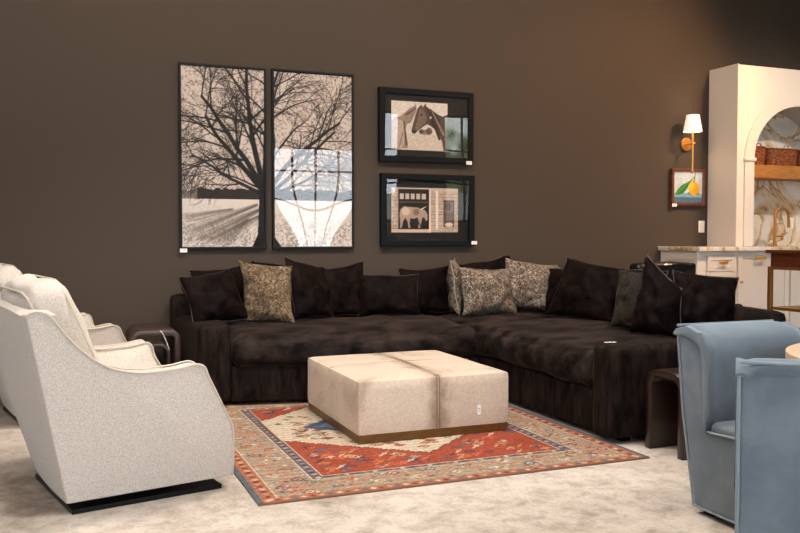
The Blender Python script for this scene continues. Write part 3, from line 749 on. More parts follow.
fc = thing('kitchen_faucet', 'brass gooseneck kitchen faucet on the worktop in front of the arch', 'faucet', (6.80, 6.60, 1.086))
gp = [(0, 0, 0), (0, 0, .30)]+[(.09-.09*math.cos(R(a)), -.0*a, .30+.09*math.sin(R(a))) for a in range(15, 181, 15)]+[(.185, 0, .24), (.187, 0, .19)]
obj('spout', tube(gp, [.014]*(len(gp)-2)+[.016, .017], 12), M['brass_dark'], fc, smooth=True)
obj('base_ring', lathe([(.026, 0), (.026, .01), (.018, .03), (.015, .06)], 20), M['brass_dark'], fc, smooth=True)
obj('lever_handle', join(tube([(.0, 0, .10), (.075, 0, .10), (.095, 0, .10)], [.01, .01, .014], 10), tube([(.10, 0, .06), (.10, 0, .13)], .012, 10), tube([(.10, -.0, .12), (.15, -.02, .135)], .006, 8)), M['brass_dark'], fc, smooth=True)
ou = thing('wall_outlet', 'white outlet plate on the marble behind the faucet', 'outlet', (7.3, WY-.018, 1.27))
obj('plate', box(7.27, 7.345, WY-.026, WY-.0185, 1.27, 1.385, .003), M['white'], ou, world=True)
obj('socket', join(box(7.292, 7.323, WY-.028, WY-.025, 1.29, 1.32), box(7.292, 7.323, WY-.028, WY-.025, 1.335, 1.365)), M['white'], ou, world=True)

# brass framed table
ct = thing('brass_framed_table', 'tall brass-framed table with walnut drawer box and lower shelf, at the right edge', 'console table', (6.0, 5.2, 0))
obj('tabletop', box(5.64, 6.36, 4.78, 5.58, 1.045, 1.072, .004), M['console_wood'], ct, world=True)
obj('drawer_box', box(5.675, 6.33, 4.82, 5.55, .93, 1.045, .003), M['console_wood'], ct, world=True)
for (x, y) in [(5.66, 4.80), (5.66, 5.535), (6.31, 4.80), (6.31, 5.535)]:
    obj('leg', box(x, x+.035, y, y+.035, 0, .93, .003), M['bar_brass'], ct, world=True)
obj('rail', join(box(5.66, 5.695, 4.835, 5.535, .905, .93), box(6.31, 6.345, 4.835, 5.535, .905, .93), box(5.695, 6.31, 4.80, 4.835, .905, .93), box(5.695, 6.31, 5.535, 5.57, .905, .93)), M['bar_brass'], ct, world=True)
obj('lower_shelf', box(5.665, 6.34, 4.84, 5.53, .56, .585, .003), M['bar_brass'], ct, world=True)
obj('wooden_upright', box(6.02, 6.08, 5.30, 5.36, .0, .93, .003), M['console_wood'], ct, world=True)

# ------------------------------------------------------------------ rug
RX, RY, RW, RH = .795, 3.665, 2.125, 2.33
rg = Canvas(RW, RH, .0062, (176, 148, 118))
random.seed(5)
bx0, bx1, by0, by1 = .395, RW-.36, .325, RH-.325
RED, CRM, NAV, TAN, ORG = (164, 66, 44), (206, 186, 158), (70, 78, 92), (172, 148, 120), (176, 108, 82)
n_ab = vnoise(rg.ny, rg.nx, 30, 2)
rg.rect(0, RW, 0, RH, (170, 148, 124))
rg.put(n_ab, (150, 132, 108), .4)
# main border vines and flowers
def motif(x, y, s, cols):
    rg.dia(x, y, s, s*.8, cols[0]); rg.dia(x, y, s*.62, s*.5, cols[1]); rg.dia(x, y, s*.28, s*.22, cols[2])
def border_strip(horizontal, fixed, lo, hi, step):
    t = lo; k = 0; prev = None
    while t < hi:
        off = .045 if k % 2 else -.045
        p = (t, fixed+off) if horizontal else (fixed+off, t)
        if prev: rg.line(*prev, *p, .018, .018, (184, 108, 80)); rg.line(*prev, *p, .006, .006, (206, 164, 130))
        prev = p; t += step; k += 1
    t = lo; k = 0
    while t < hi:
        off = -.05 if k % 2 else .05
        p = (t, fixed+off) if horizontal else (fixed+off, t)
        c = [(196, 92, 60), (70, 82, 104), (150, 60, 46), (206, 186, 156)]
        a = random.choice(c); motif(p[0], p[1], random.uniform(.03, .048), [a, random.choice([(214, 196, 168), (206, 150, 96)]), random.choice([(60, 70, 92), (170, 60, 40)])])
        for q in range(3):
            dx, dy = random.uniform(-.07, .07), random.uniform(-.07, .07)
            rg.dia(p[0]+dx, p[1]+dy, random.uniform(.01, .02), random.uniform(.008, .016), random.choice(c+[(220, 204, 176), (110, 118, 120)]))
        t += step; k += 1
for fx in (.215, RW-.215): border_strip(False, fx, .1, RH-.1, .105)
for fy in (.19, RH-.19): border_strip(True, fy, .1, RW-.1, .105)
for q in range(2600):
    x, y = random.uniform(.1, RW-.1), random.uniform(.06, RH-.06)
    if bx0 < x < bx1 and by0 < y < by1: continue
    rg.dia(x, y, random.uniform(.006, .016), random.uniform(.005, .012), random.choice([(190, 96, 66), (196, 112, 78), (200, 120, 84), (214, 196, 168), (96, 108, 122), (120, 92, 70), (186, 160, 126)]), .8)
# outer orange guard with motifs + navy edge
G = [(0, RW, .012, .062), (0, RW, RH-.062, RH-.012), (.03, .098, 0, RH), (RW-.098, RW-.03, 0, RH)]
for g_ in G: rg.rect(*g_, ORG)
def beads(horizontal, c, lo, hi, step, s, cols):
    t = lo; k = 0
    while t < hi:
        rg.dia(*((t, c) if horizontal else (c, t)), s, s, cols[k % len(cols)]); t += step; k += 1
for c in (.037, RH-.037): beads(True, c, .05, RW-.05, .042, .017, [(216, 178, 140), (150, 50, 34), (204, 150, 104), (96, 100, 110)])
for c in (.064, RW-.064): beads(False, c, .05, RH-.05, .042, .02, [(216, 178, 140), (150, 50, 34), (204, 140, 94), (120, 60, 44)])
for (x0, x1) in ((0, .028), (RW-.028, RW)): rg.rect(x0, x1, 0, RH, (96, 104, 112))
for (x0, x1) in ((.098, .104), (RW-.104, RW-.098)): rg.rect(x0, x1, .06, RH-.06, (218, 196, 160))
for (y0, y1) in ((.062, .067), (RH-.067, RH-.062)): rg.rect(.1, RW-.1, y0, y1, (206, 176, 140))
rg.rect(0, RW, 0, .012, (128, 92, 70)); rg.rect(0, RW, RH-.012, RH, (128, 92, 70))
# inner guard band
rg.rect(bx0-.072, bx1+.072, by0-.05, by1+.05, (216, 196, 164)); rg.rect(bx0-.064, bx1+.064, by0-.043, by1+.043, (104, 98, 106))
for c in (bx0-.034, bx1+.034): beads(False, c, by0-.03, by1+.03, .035, .018, [(176, 120, 112), (84, 82, 96), (190, 150, 130), (70, 60, 76)])
for c in (by0-.022, by1+.022): beads(True, c, bx0-.03, bx1+.03, .05, .017, [(206, 186, 160), (84, 84, 98), (186, 110, 80)])
rg.rect(bx0-.005, bx1+.005, by0-.005, by1+.005, (214, 190, 156)); rg.rect(bx0, bx1, by0, by1, RED)
rg.put(((rg.X > bx0) & (rg.X < bx1) & (rg.Y > by0) & (rg.Y < by1))*n_ab, (182, 88, 60), .5)
# cream medallion with a stepped edge
mx, my = 1.07, 1.37
def med(s): return [(mx, my-.83*s), (mx+.68*s, my-.27*s), (mx+.68*s, my+.27*s), (mx, my+.83*s), (mx-.68*s, my+.27*s), (mx-.68*s, my-.27*s)]
inside = np.zeros(rg.X.shape, bool)
step = .02
QX = np.round(np.abs(rg.X-mx)/step)*step; QY = np.round(np.abs(rg.Y-my)/step)*step
def hexm(s): return (QX <= .68*s) & (QY <= (.83-.56*QX/.68)*s)
rg.put(hexm(1.03).astype(float), (110, 70, 56)); rg.put(hexm(1.0).astype(float), CRM)
for q in range(420):
    x, y = random.uniform(.4, 1.75), random.uniform(.5, 2.2)
    if abs(x-mx) > .60 or abs(y-my) > .74-.56*abs(x-mx)/.68: continue
    motif(x, y, random.uniform(.018, .046), [random.choice([(136, 52, 44), (120, 96, 70), (70, 76, 90), (160, 70, 52)]), random.choice([(180, 90, 70), (206, 178, 140)]), (120, 44, 40)])
rg.put((((QX/.50)+(QY/.42)) <= 1).astype(float), (72, 84, 108)); rg.put((((QX/.40)+(QY/.33)) <= 1).astype(float), (110, 120, 132)); rg.put((((QX/.3)+(QY/.25)) <= 1).astype(float), (172, 66, 44))
# motifs on the red field
for q in range(420):
    x, y = random.uniform(bx0+.04, bx1-.04), random.uniform(by0+.04, by1-.04)
    if abs(x-mx) < .72 and abs(y-my) < .90-.56*abs(x-mx)/.68: continue
    c = random.choice([(214, 192, 160), (206, 130, 60), (80, 92, 116), (196, 150, 120), (60, 66, 86), (204, 104, 70)])
    kind = random.random(); s_ = random.uniform(.018, .044)
    if kind < .4: motif(x, y, s_, [c, RED, c])
    elif kind < .7:
        rg.line(x-s_, y, x+s_, y, .010, .010, c); rg.line(x, y-s_, x, y+s_, .010, .010, c); rg.line(x+s_*.6, y, x+s_*.6, y+s_*.8, .008, .008, c)
    else: rg.line(x-s_, y-s_, x+s_, y+s_, .012, .006, c); rg.dia(x, y, s_*.5, s_*.5, c)
rg.a *= .9; rg.a = rg.a*.86+rg.a.mean(axis=2, keepdims=True)*.14
rg.a *= (.84+.26*vnoise(rg.ny, rg.nx, 1.4, 6)+.04*np.sin(rg.Y*900))[..., None]
rug = thing('area_rug', 'red and tan oriental wool rug with a cream medallion under the ottoman', 'rug', (RX+RW/2, RY+RH/2, 0), R(.3))
rg.mesh('woven_pile', M['rug'], rug, lambda u, v: (u-RW/2, v-RH/2, .0085))
obj('backing', box(-RW/2, RW/2, -RH/2, RH/2, .0005, .008), pmat('rug_edge', (120, 84, 62), .9), rug)

# ------------------------------------------------------------------ ottoman
OT = thing('cowhide_ottoman', 'square beige cowhide ottoman on a bronze plinth, standing on the rug', 'ottoman', (2.043, 5.03, .009))
ob = softbox(.975, 1.07, .315, .018, (.006, .006, .014), (30, 30, 10), .002, 6, 3)
obj('hide_cover', move(ob, (0, 0, .203)), M['hide'], OT, smooth=True)
obj('plinth', box(-.480, .480, -.527, .527, 0, .052, .003), M['ott_plinth'], OT)
# raised seams over the cover
def seam_x(x):
    P = [(x, -.5385, .06), (x, -.541, .2), (x, -.537, .345), (x, -.525, .3625), (x, -.3, .3705), (x, 0, .376), (x, .3, .3705), (x, .525, .3625), (x, .5385, .06)]
    return tube(P, .0032, 6)
def seam_y(y):
    P = [(-.491, y, .06), (-.494, y, .2), (-.490, y, .345), (-.478, y, .3625), (-.25, y, .3715), (0, y, .376), (.25, y, .3715), (.478, y, .3625), (.491, y, .06)]
    return tube(P, .0026, 6)
obj('seam', join(seam_x(.0), seam_x(.018)), M['hide_seam'], OT, smooth=True)
obj('seam', seam_y(.02), pmat('light_hide_seam', (176, 148, 120), .8), OT, smooth=True)
tg = obj('price_tag', box(.262, .286, -.547, -.544, .115, .175, .001), M['tag'], OT)
obj('tag_string', tube([(.278, -.545, .172), (.276, -.547, .22), (.272, -.545, .30)], .0016, 5), M['string'], tg)
obj('printed_lines', join(box(.267, .281, -.5476, -.547, .15, .154), box(.267, .281, -.5476, -.547, .137, .14)), M['ink'], tg)

# ------------------------------------------------------------------ sectional sofa
SO = thing('sectional_sofa', 'large L-shaped dark brown velvet sectional sofa around the ottoman', 'sofa', (2.6, 5.9, 0))
ZB = .035
# base: left wing bowed front, right wing
basepoly = [(1.10, 5.86), (1.7, 5.74), (2.3, 5.68), (2.93, 5.67), (2.93, 4.17), (4.08, 4.17), (4.08, 6.73), (1.10, 6.73)]
obj('base', bevel(prism(basepoly, ZB, .285), .012, 3), M['velvet'], SO, smooth=True, world=True)
# panel seams on the base
for yy in (5.05, 4.62): obj('base_seam', tube([(2.928, yy, .05), (2.928, yy, .28)], .004, 6), M['velvet2'], SO, world=True)
def arm(x0, x1, y0, y1, z1, seed, name='armrest'):
    sx, sy, sz = x1-x0, y1-y0, z1-ZB
    return obj(name, move(softbox(sx, sy, sz, .035, (.004, .006, .006), (14, 30, 20), .006, 5, seed), ((x0+x1)/2, (y0+y1)/2, ZB+sz/2)), M['velvet'], SO, smooth=True, world=True)
def wa(p, a, b_, c): return (p.x-.055*(1-a)/2*(b_+1)/2+.02*(1-a)/2, p.y, p.z)
obj('armrest', move(softbox(.25, 1.03, .572-ZB, .035, (.004, .006, .006), (14, 30, 20), .006, 5, 1, .3, wa), (.98, 6.37, ZB+(.572-ZB)/2)), M['velvet'], SO, smooth=True, world=True)
def armr():
    return obj('armrest', move(softbox(1.04, .21, .562-ZB, .035, (.004, .006, .008), (30, 10, 20), .006, 5, 2), (2.895+.52, 4.07, ZB+(.562-ZB)/2)), M['velvet'], SO, smooth=True, world=True)
armr()
obj('backrest', move(softbox(3.42, .15, .735-ZB, .04, (0, .005, .008), (50, 8, 16), .006, 4, 4), (.80+1.71, 6.80, ZB+(.735-ZB)/2)), M['velvet'], SO, smooth=True, world=True)
obj('backrest', move(softbox(.15, 2.90, .725-ZB, .04, (.005, 0, .008), (8, 50, 16), .006, 4, 5), (4.145, 5.425, ZB+(.725-ZB)/2)), M['velvet'], SO, smooth=True, world=True)
# seat cushions
def wl(p, a, b_, c):
    # bow of the left bench: front edge follows the base
    x = p.x; f = (1-b_)/2
    X = 2.015+x
    fy = np.interp(X, [1.1, 1.7, 2.3, 2.93], [.10, .02, -.035, -.05])
    droop = -.03*f*max(0, c)
    z = p.z+droop
    z += -.02*(1-abs((X-2.0)/.93))*0
    return (p.x, p.y+fy*f-.0, z + .015*math.sin(X*2.4)*(c > 0))
obj('seat_cushion', move(softbox(1.815, .98, .235, .075, (.012, .02, .045), (60, 34, 12), .016, 4.2, 8, .1, wl), (2.012, 6.165, .402)), M['seat_velvet'], SO, smooth=True, world=True)
def wr(p, a, b_, c):
    f = (1-a)/2
    return (p.x, p.y, p.z-.025*f*max(0, c)+.012*math.sin(p.y*5)*(c > 0)*(1-abs(b_)))
obj('seat_cushion', move(softbox(1.08, 1.84, .235, .075, (.025, .008, .045), (34, 60, 12), .018, 4.2, 9, .1, wr), (3.445, 5.10, .402)), M['seat_velvet'], SO, smooth=True, world=True)
obj('seat_cushion', move(softbox(1.05, .60, .22, .06, (.0, .0, .03), (30, 20, 12), .014, 4.2, 10, .1), (3.45, 6.32, .40)), M['seat_velvet'], SO, smooth=True, world=True)
for (x, y) in [(.93, 6.06), (.90, 6.75), (2.5, 6.75), (3.98, 6.75), (3.98, 4.10), (3.05, 4.07)]:
    obj('foot', box(x-.03, x+.03, y-.03, y+.03, 0, .05), M['black_metal'], SO, world=True)
lt = obj('care_tag', move(join(box(-.035, .01, -.008, .012, .0, .0025), box(.005, .03, -.02, -.004, .001, .0035)), (2.975, 4.10, .573)), M['tag'], SO, world=True)

# ------------------------------------------------------------------ pillows
GP = 'dark velvet pillows along the left wing'
V2 = M['velvet2']
ZS = .53
def pp(label, mat, x, y, w, h, t, yaw, tilt, roll=0, seed=0, z=ZS, group=GP, **k):
    return place_pillow('throw_pillow', label, mat, (x, y, z), w, h, t, yaw, tilt, roll, seed, group=group, **k)
pp('dark velvet pillow behind the leftmost pillow, its corner peeking out above', V2, 1.18, 6.56, .42, .42, .13, 4, 12, -4, 1)
pp('leftmost dark brown velvet pillow, leaning on the left sofa arm', V2, 1.13, 6.28, .46, .40, .19, 20, 26, -4, 2, cj={(0, 1): (-.03, .0), (1, 1): (-.05, .02)})
pp('shimmering golden-taupe textured pillow among the dark ones on the left', M['fur_gold'], 1.47, 6.30, .38, .45, .15, -26, 14, 0, 3, group='textured pillows', piping=False, cj={(0, 1): (-.07, .035), (0, 0): (.0, 0), (1, 1): (-.04, -.01), (1, 0): (0, .0)})
pp('dark velvet pillow mostly hidden behind the golden-taupe pillow', V2, 1.60, 6.56, .44, .43, .13, -5, 12, 6, 4)
pp('dark velvet pillow with a tall pointed left corner, right of the golden-taupe one', V2, 1.83, 6.38, .40, .44, .17, 26, 12, 2, 5, cj={(0, 1): (-.02, .055), (1, 1): (-.02, -.02), (1, 0): (.03, 0)})
pp('dark velvet pillow with a raised right corner, in the middle of the left wing', V2, 2.15, 6.54, .40, .42, .15, -6, 12, -2, 6, cj={(1, 1): (.0, .03), (0, 1): (0, -.02)})
pp('wide low dark velvet pillow with a pale right seam, left of the dark corner pillow', V2, 2.50, 6.44, .50, .37, .18, -14, 14, 0, 7)
pp('dark velvet pillow left of the slim grey pillow, below the barn photograph', V2, 2.88, 6.53, .46, .41, .14, 3, 12, 0, 8)
pp('dark velvet pillow tipped behind the grey fur pillows, its tip pointing right', V2, 3.46, 6.58, .66, .40, .12, -3, 8, -8, 9)
GF = 'grey fur pillows in the sofa corner'
pp('slim grey fur pillow seen nearly edge-on with a white top edge', M['fur'], 3.14, 6.43, .40, .47, .12, 60, 8, 0, 10, group=GF)
pp('large front grey fur pillow in the sofa corner', M['fur'], 3.29, 6.17, .55, .42, .17, 10, 14, 2, 11, group=GF, piping=False)
pp('grey fur pillow half hidden at the right of the corner group', M['fur'], 3.70, 6.28, .44, .42, .16, -24, 14, 8, 12, group=GF, piping=False)
GR = 'dark velvet pillows along the right wing'
pp('dark velvet back pillow right beside the grey fur pillows', V2, 3.88, 5.96, .52, .40, .15, -78, 12, 0, 13, group=GR)
pp('dark velvet back pillow behind the big square pillow on the right wing', V2, 3.95, 5.20, .70, .42, .15, -88, 10, 0, 14, group=GR)
pp('big square dark velvet pillow with a pointed left corner on the right wing', V2, 3.70, 5.50, .60, .46, .18, -70, 20, 3, 15, group=GR, cj={(0, 1): (.03, .025), (1, 1): (-.0, -.02)})
pp('dark brown fur pillow tucked behind the big pillow near the right arm', M['fur_dark'], 3.66, 4.76, .34, .42, .15, -60, 12, 4, 16, group='textured pillows', piping=False)
pp('big dark velvet pillow standing by the right arm with a sharp folded edge', V2, 3.62, 4.50, .36, .48, .26, -60, 4, 3, 17, group=GR, cj={(1, 1): (-.03, -.15), (0, 1): (.07, .04), (1, 0): (0, 0), (0, 0): (0, 0)})
pp('dark velvet pillow farthest right, leaning over the sofa back', V2, 3.90, 4.36, .46, .40, .18, -14, 14, 10, 18, group=GR)

# ------------------------------------------------------------------ black leather chair behind the sofa
LC = thing('leather_chair', 'glossy black leather chair behind the sofa, in front of the cream cabinet', 'chair', (4.80, 5.6, 0))
obj('backrest', move(softbox(.62, .14, .54, .03, (0, .01, .01), (24, 8, 18), .01, 8, 1), (0, .28, .69)), M['leather'], LC, smooth=True)
obj('seat', move(softbox(.60, .56, .16, .05, (0, 0, .03), (20, 20, 8), .008, 7, 2), (0, 0, .40)), M['leather'], LC, smooth=True)
for sx in (-1, 1):
    obj('armrest', move(softbox(.10, .56, .42, .04, (0, 0, .0), (8, 20, 14), .008, 7, 3), (sx*.33, 0, .43)), M['leather'], LC, smooth=True)
    for sy in (-1, 1):
        obj('leg', tube([(sx*.27, sy*.24, .33), (sx*.29, sy*.26, 0)], .015), M['black_metal'], LC)

# ------------------------------------------------------------------ waterfall side tables
def waterfall(name, label, loc, wx, dy, h, th, mat, axis='x', rin=.05, group=None):
    """bent-slab table: n-shaped profile across x (axis='x') or across y, extruded the other way"""
    t = thing(name, label, 'side table', loc, 0, group)
    n = 8; ro = rin+th
    w = wx if axis == 'x' else dy
    def outer():
        return [(0, 0)]+[(0, h-ro)]+arc(ro, h-ro, ro, 180, 90, n)[1:]+arc(w-ro, h-ro, ro, 90, 0, n)+[(w, 0)]
    def inner():
        return [(w-th, 0)]+[(w-th, h-th-rin)]+arc(w-th-rin, h-th-rin, rin, 0, 90, n)[1:]+arc(th+rin, h-th-rin, rin, 90, 180, n)+[(th, 0)]
    O, I = outer(), inner()[::-1]
    V, F = [], []
    e = dy if axis == 'x' else wx
    for a in (0, e):
        for p in O+I:
            V.append((p[0], a, p[1]) if axis == 'x' else (a, p[0], p[1]))
    m_, tot = len(O), len(O)+len(I)
    m2 = min(len(O), len(I))
    for k in range(m_-1):
        F.append((k, k+1, tot+k+1, tot+k)); F.append((m_+k, m_+k+1, tot+m_+k+1, tot+m_+k))
        F.append((k, k+1, m_+k+1, m_+k)); F.append((tot+k, tot+k+1, tot+m_+k+1, tot+m_+k))
    F.append((0, m_, tot+m_, tot)); F.append((m_-1, tot-1, 2*tot-1, tot+m_-1))
    obj('bent_slab', bevel((V, F), .003, 1, 60), mat, t, smooth=True)
    return t
tl_ = waterfall('side_table', 'dark reddish wooden waterfall side table left of the sofa, behind the armchairs', (.46, 6.25, 0), .345, .50, .515, .042, M['redwood'], 'x', .03)
obj('price_tag_string', tube([(.20, -.002, .513), (.215, -.006, .50), (.245, -.008, .43), (.265, -.01, .37)], .003, 6), M['string'], tl_)
st2 = waterfall('nesting_table', 'smaller dark wooden nesting table with rounded corner in front of the side table', (.53, 6.02, 0), .175, .20, .45, .024, M['darkwood'], 'x', .055)
tr_ = waterfall('side_table', 'dark wooden waterfall side table between the sofa arm and the blue chair', (3.055, 3.565, 0), .60, .315, .455, .045, M['darkwood'], 'y', .045)

# ------------------------------------------------------------------ cream swivel armchairs
PROF_FAR = [(-.152, .865), (-.115, .878), (-.076, .872), (-.041, .838), (.03, .744), (.103, .674), (.166, .63), (.23, .604), (.335, .583), (.486, .588), (.586, .604), (.613, .598), (.628, .575), (.639, .534), (.662, .49), (.69, .44), (.73, .36), (.752, .292), (.757, .2), (.749, .054)]
PROF_NEAR = [(-.184, .881), (-.153, .894), (-.112, .888), (-.077, .855), (-.005, .763), (.069, .694), (.132, .65), (.195, .624), (.299, .603), (.444, .608), (.503, .617), (.539, .620), (.572, .604), (.596, .554), (.641, .472), (.693, .374), (.728, .306), (.746, .184), (.749, .055)]
def smooth_prof(P, k=3):
    out = []
    for i in range(len(P)-1):
        p0 = P[max(0, i-1)]; p1 = P[i]; p2 = P[i+1]; p3 = P[min(len(P)-1, i+2)]
        for j in range(k):
            t = j/k
            out.append(tuple(.5*((2*p1[q])+(-p0[q]+p2[q])*t+(2*p0[q]-5*p1[q]+4*p2[q]-p3[q])*t*t+(-p0[q]+3*p1[q]-3*p2[q]+p3[q])*t**3) for q in (0, 1)))
    out.append(P[-1]); return out
SPN = smooth_prof(PROF_NEAR); SPF = [(u, z+.02*min(1, z)) for (u, z) in smooth_prof(PROF_FAR)]
def vnear(u, z): return -.218*(z-.05)
def vfar(u, z): return .70+(.32-.10*min(1, max(0, (u+.05)/.6)))*min(1, (z-.05)/.35)
def side_shell(SP, outer_v, th, sgn):
    """arm/side panel: profile in (u,z) with thickness th to the inside"""
    poly = [(.0, .05)]+SP
    n = len(poly); V = []
    for (u, z) in poly:
        v = outer_v(u, z); V.append((u, v, z))
    for (u, z) in poly:
        v = outer_v(u, z)+sgn*th; V.append((u, v, z-.004))
    F = [tuple(range(n)), tuple(range(2*n-1, n-1, -1))]+[(i, (i+1) % n, n+(i+1) % n, n+i) for i in range(n)]
    return bevel((V, F), .012, 3, 40)
def armchair(label, loc, rz, group):
    t = thing('swivel_armchair', label, 'armchair', loc, rz, group)
    obj('armrest', side_shell(SPN, vnear, .115, 1), M['cream'], t, smooth=True)
    obj('armrest', side_shell(SPF, vfar, .115, -1), M['cream'], t, smooth=True)
    # back shell: leaning slab between the arms
    V = []; n = 14
    def bk(s, z):
        u = -.178*(z-.05)/.83
        return u
    rows = [.05, .15, .3, .45, .6, .75, .83, .865, .878]
    for th in (0, 1):
        for z in rows:
            for i in range(n+1):
                lo_, hi_ = vnear(0, z)+.012, vfar(-.1, z)-.012; v = lo_+(hi_-lo_)*i/n
                u = bk(0, z)-.010*math.sin(math.pi*i/n)*(1-th)+(th*.13) - (0 if th else 0)
                zz_ = z+.015*math.sin(math.pi*i/n)*(z > .8)
                if z > .87: u += .02*(1-2*th)
                V.append((u, v, zz_))
    m_ = len(rows); F = []
    def q(th, r_, i): return th*m_*(n+1)+r_*(n+1)+i
    for r_ in range(m_-1):
        for i in range(n):
            F.append((q(0, r_, i), q(0, r_, i+1), q(0, r_+1, i+1), q(0, r_+1, i))); F.append((q(1, r_, i), q(1, r_+1, i), q(1, r_+1, i+1), q(1, r_, i+1)))
        F.append((q(0, r_, 0), q(0, r_+1, 0), q(1, r_+1, 0), q(1, r_, 0))); F.append((q(0, r_, n), q(1, r_, n), q(1, r_+1, n), q(0, r_+1, n)))
    for i in range(n):
        F.append((q(0, m_-1, i), q(0, m_-1, i+1), q(1, m_-1, i+1), q(1, m_-1, i))); F.append((q(0, 0, i), q(1, 0, i), q(1, 0, i+1), q(0, 0, i+1)))
    obj('backrest', (V, F), M['cream'], t, smooth=True)
    # front rail below the cushion
    obj('front_rail', bevel(([(.05, .1, .055), (.725, .1, .055), (.725, .80, .055), (.05, .62, .055), (.05, .1, .30), (.70, .1, .30), (.70, .80, .30), (.05, .62, .30)],
        [(0, 3, 2, 1), (4, 5, 6, 7), (0, 1, 5, 4), (1, 2, 6, 5), (2, 3, 7, 6), (3, 0, 4, 7)]), .015, 3), M['cream'], t, smooth=True)
    def ws(p, a, b_, c):
        # narrower at the back
        k = (a+1)/2
        return (p.x, p.y*(.80+.2*k)+.03*k, p.z)
    sc = move(softbox(.58, .84, .20, .06, (.01, .01, .03), (26, 26, 10), .006, 5, 4, .1, ws), (.40, .41, .375))
    obj('seat_cushion', sc, M['cream'], t, smooth=True)
    bc = softbox(.17, .74, .50, .06, (.04, .01, .02), (12, 26, 26), .016, 5, 6)
    mt = Matrix.Translation((.02, .41, .75)) @ Matrix.Rotation(R(-22), 4, 'Y')
    bco = obj('back_cushion', xf(bc, mt), M['cream'], t, smooth=True)
    for xo in (.072, -.072):
        pts = []
        for k in range(40):
            a = 2*math.pi*k/40; c_, s_ = math.cos(a), math.sin(a); e = (abs(c_)**8+abs(s_)**8)**-.125
            pts.append(tuple(mt @ Vector((xo, .366*c_*e, .248*s_*e))))
        obj('welt', tube(pts, .005, 6, True), M['welt'], bco, smooth=True)
    for (P_, fv, d_) in ((SPN, vnear, .118), (SPF, vfar, -.118)):
        obj('welt', tube([(u, fv(u, z), z+.001) for (u, z) in P_], .0055, 6), M['welt'], t, smooth=True)
        obj('welt', tube([(u, fv(u, z)+d_, z+.001) for (u, z) in P_[9:]], .0045, 6), M['welt'], t, smooth=True)
    obj('swivel_base', bevel(prism([(.02, .0), (.70, .005), (.70, .84), (.0, .68)], 0, .022), .003), M['black_metal'], t)
    obj('swivel_post', lathe([(.16, .02), (.16, .06)], 24, (.35, .4, 0)), M['black_metal'], t)
    return t
ac = armchair('cream woven swivel armchair nearest the camera, at the left edge of the photo', (.014, 3.840, 0), R(12), 'cream swivel armchairs')
dup(ac, (-.236, 5.69, 0), R(12), 'cream woven swivel armchair behind the near one, mostly hidden by it')

# ------------------------------------------------------------------ blue dining chairs
def blue_chair(label, loc, rz, group):
    """local: front towards -y, back at y=0, x from 0 to .57; z up"""
    t = thing('blue_dining_chair', label, 'dining chair', loc, rz, group)
    W = .57
    body = [(-.42, .03), (-.425, .36), (-.415, .385), (-.10, .365), (-.075, .37), (-.055, .55), (-.045, .72), (-.02, .755), (.05, .775), (.10, .782), (.115, .765), (.075, .42), (.0, .03)]
    # body panel prism, across x
    obj('frame', bevel(prism(body, .012, W-.012, 'x'), .012, 3, 25), M['blue'], t, smooth=True)
    # seat cushion
    def ws(p, a, b_, c): return (p.x, p.y, p.z)
    obj('seat_cushion', move(softbox(W-.03, .34, .07, .025, (0, .006, .012), (26, 20, 8), .003, 8, 3), (W/2, -.252, .375)), M['blue'], t, smooth=True)
    # padded cover draped over the back: cross-section in (y,z) lofted across x with pinched ends
    sec = [(-.078, .372), (-.095, .45), (-.092, .58), (-.088, .69), (-.075, .745), (-.04, .778), (.02, .793), (.08, .798), (.118, .79), (.13, .772), (.122, .755), (.10, .765), (.05, .755), (-.02, .735), (-.045, .69), (-.055, .55), (-.065, .38)]
    sec = smooth_prof(sec+[sec[0]], 2)[:-1]
    n = len(sec); nx = 44; V = []; F = []
    cy, cz = -.03, .72
    for i in range(nx+1):
        s_ = i/nx; x = W*(.5-.5*math.cos(math.pi*s_)); e = min(x, W-x)
        pin = min(1., .72+.28*min(1, (e/.05))**.5)
        for j, (y, z) in enumerate(sec):
            outer = j < n*.60
            fold = .006*math.sin(x*0+z*70+y*55)*math.exp(-e/.035)*(1 if outer else 0)
            dip = -.006*math.exp(-((e-.03)/.012)**2)*(1 if outer else 0)
            k = 1 if outer else 1
            yy = y+(0 if not outer else (-1 if z < .78 else 0)*(.010*(1-math.exp(-e/.05))+fold+dip))
            zz_ = z+(0 if not outer else (1 if z > .74 else 0)*(.010*(1-math.exp(-e/.05))+fold+dip))
            if pin < 1:
                yy = -.03+(yy+.03)*(pin if z > .7 else 1) if False else yy
            V.append((x, yy, zz_))
    for i in range(nx):
        for j in range(n):
            F.append((i*n+j, i*n+(j+1) % n, (i+1)*n+(j+1) % n, (i+1)*n+j))
    F.append(tuple(range(n))); F.append(tuple(nx*n+k for k in range(n-1, -1, -1)))
    obj('back_cushion', bevel((V, F), .006, 2, 60), M['blue'], t, smooth=True)
    for x in (.010, W-.010):
        pts = [(x, y, z) for (y, z) in body]
        obj('piping', tube(pts, .006, 8, True), M['bluepipe'], t, smooth=True)
    obj('piping', tube([(.012, .122, .80), (W-.012, .122, .80)], .006, 8), M['bluepipe'], t, smooth=True)
    for (x, y) in [(.06, -.36), (W-.06, -.36), (.06, -.06), (W-.06, -.06)]:
        obj('foot', box(x-.025, x+.025, y-.025, y+.025, 0, .04), M['black_metal'], t)
    return t
bc = blue_chair('dusty blue velvet dining chair facing the camera, its seat showing', (2.525, 2.885, 0), R(-1), 'dusty blue dining chairs')
# the second chair turns its back to the camera (turned by 180-44 degrees)
b2 = dup(bc, (0, 0, 0), 0, 'dusty blue velvet dining chair with its back to the camera, at the right edge')
ang = R(180-44)
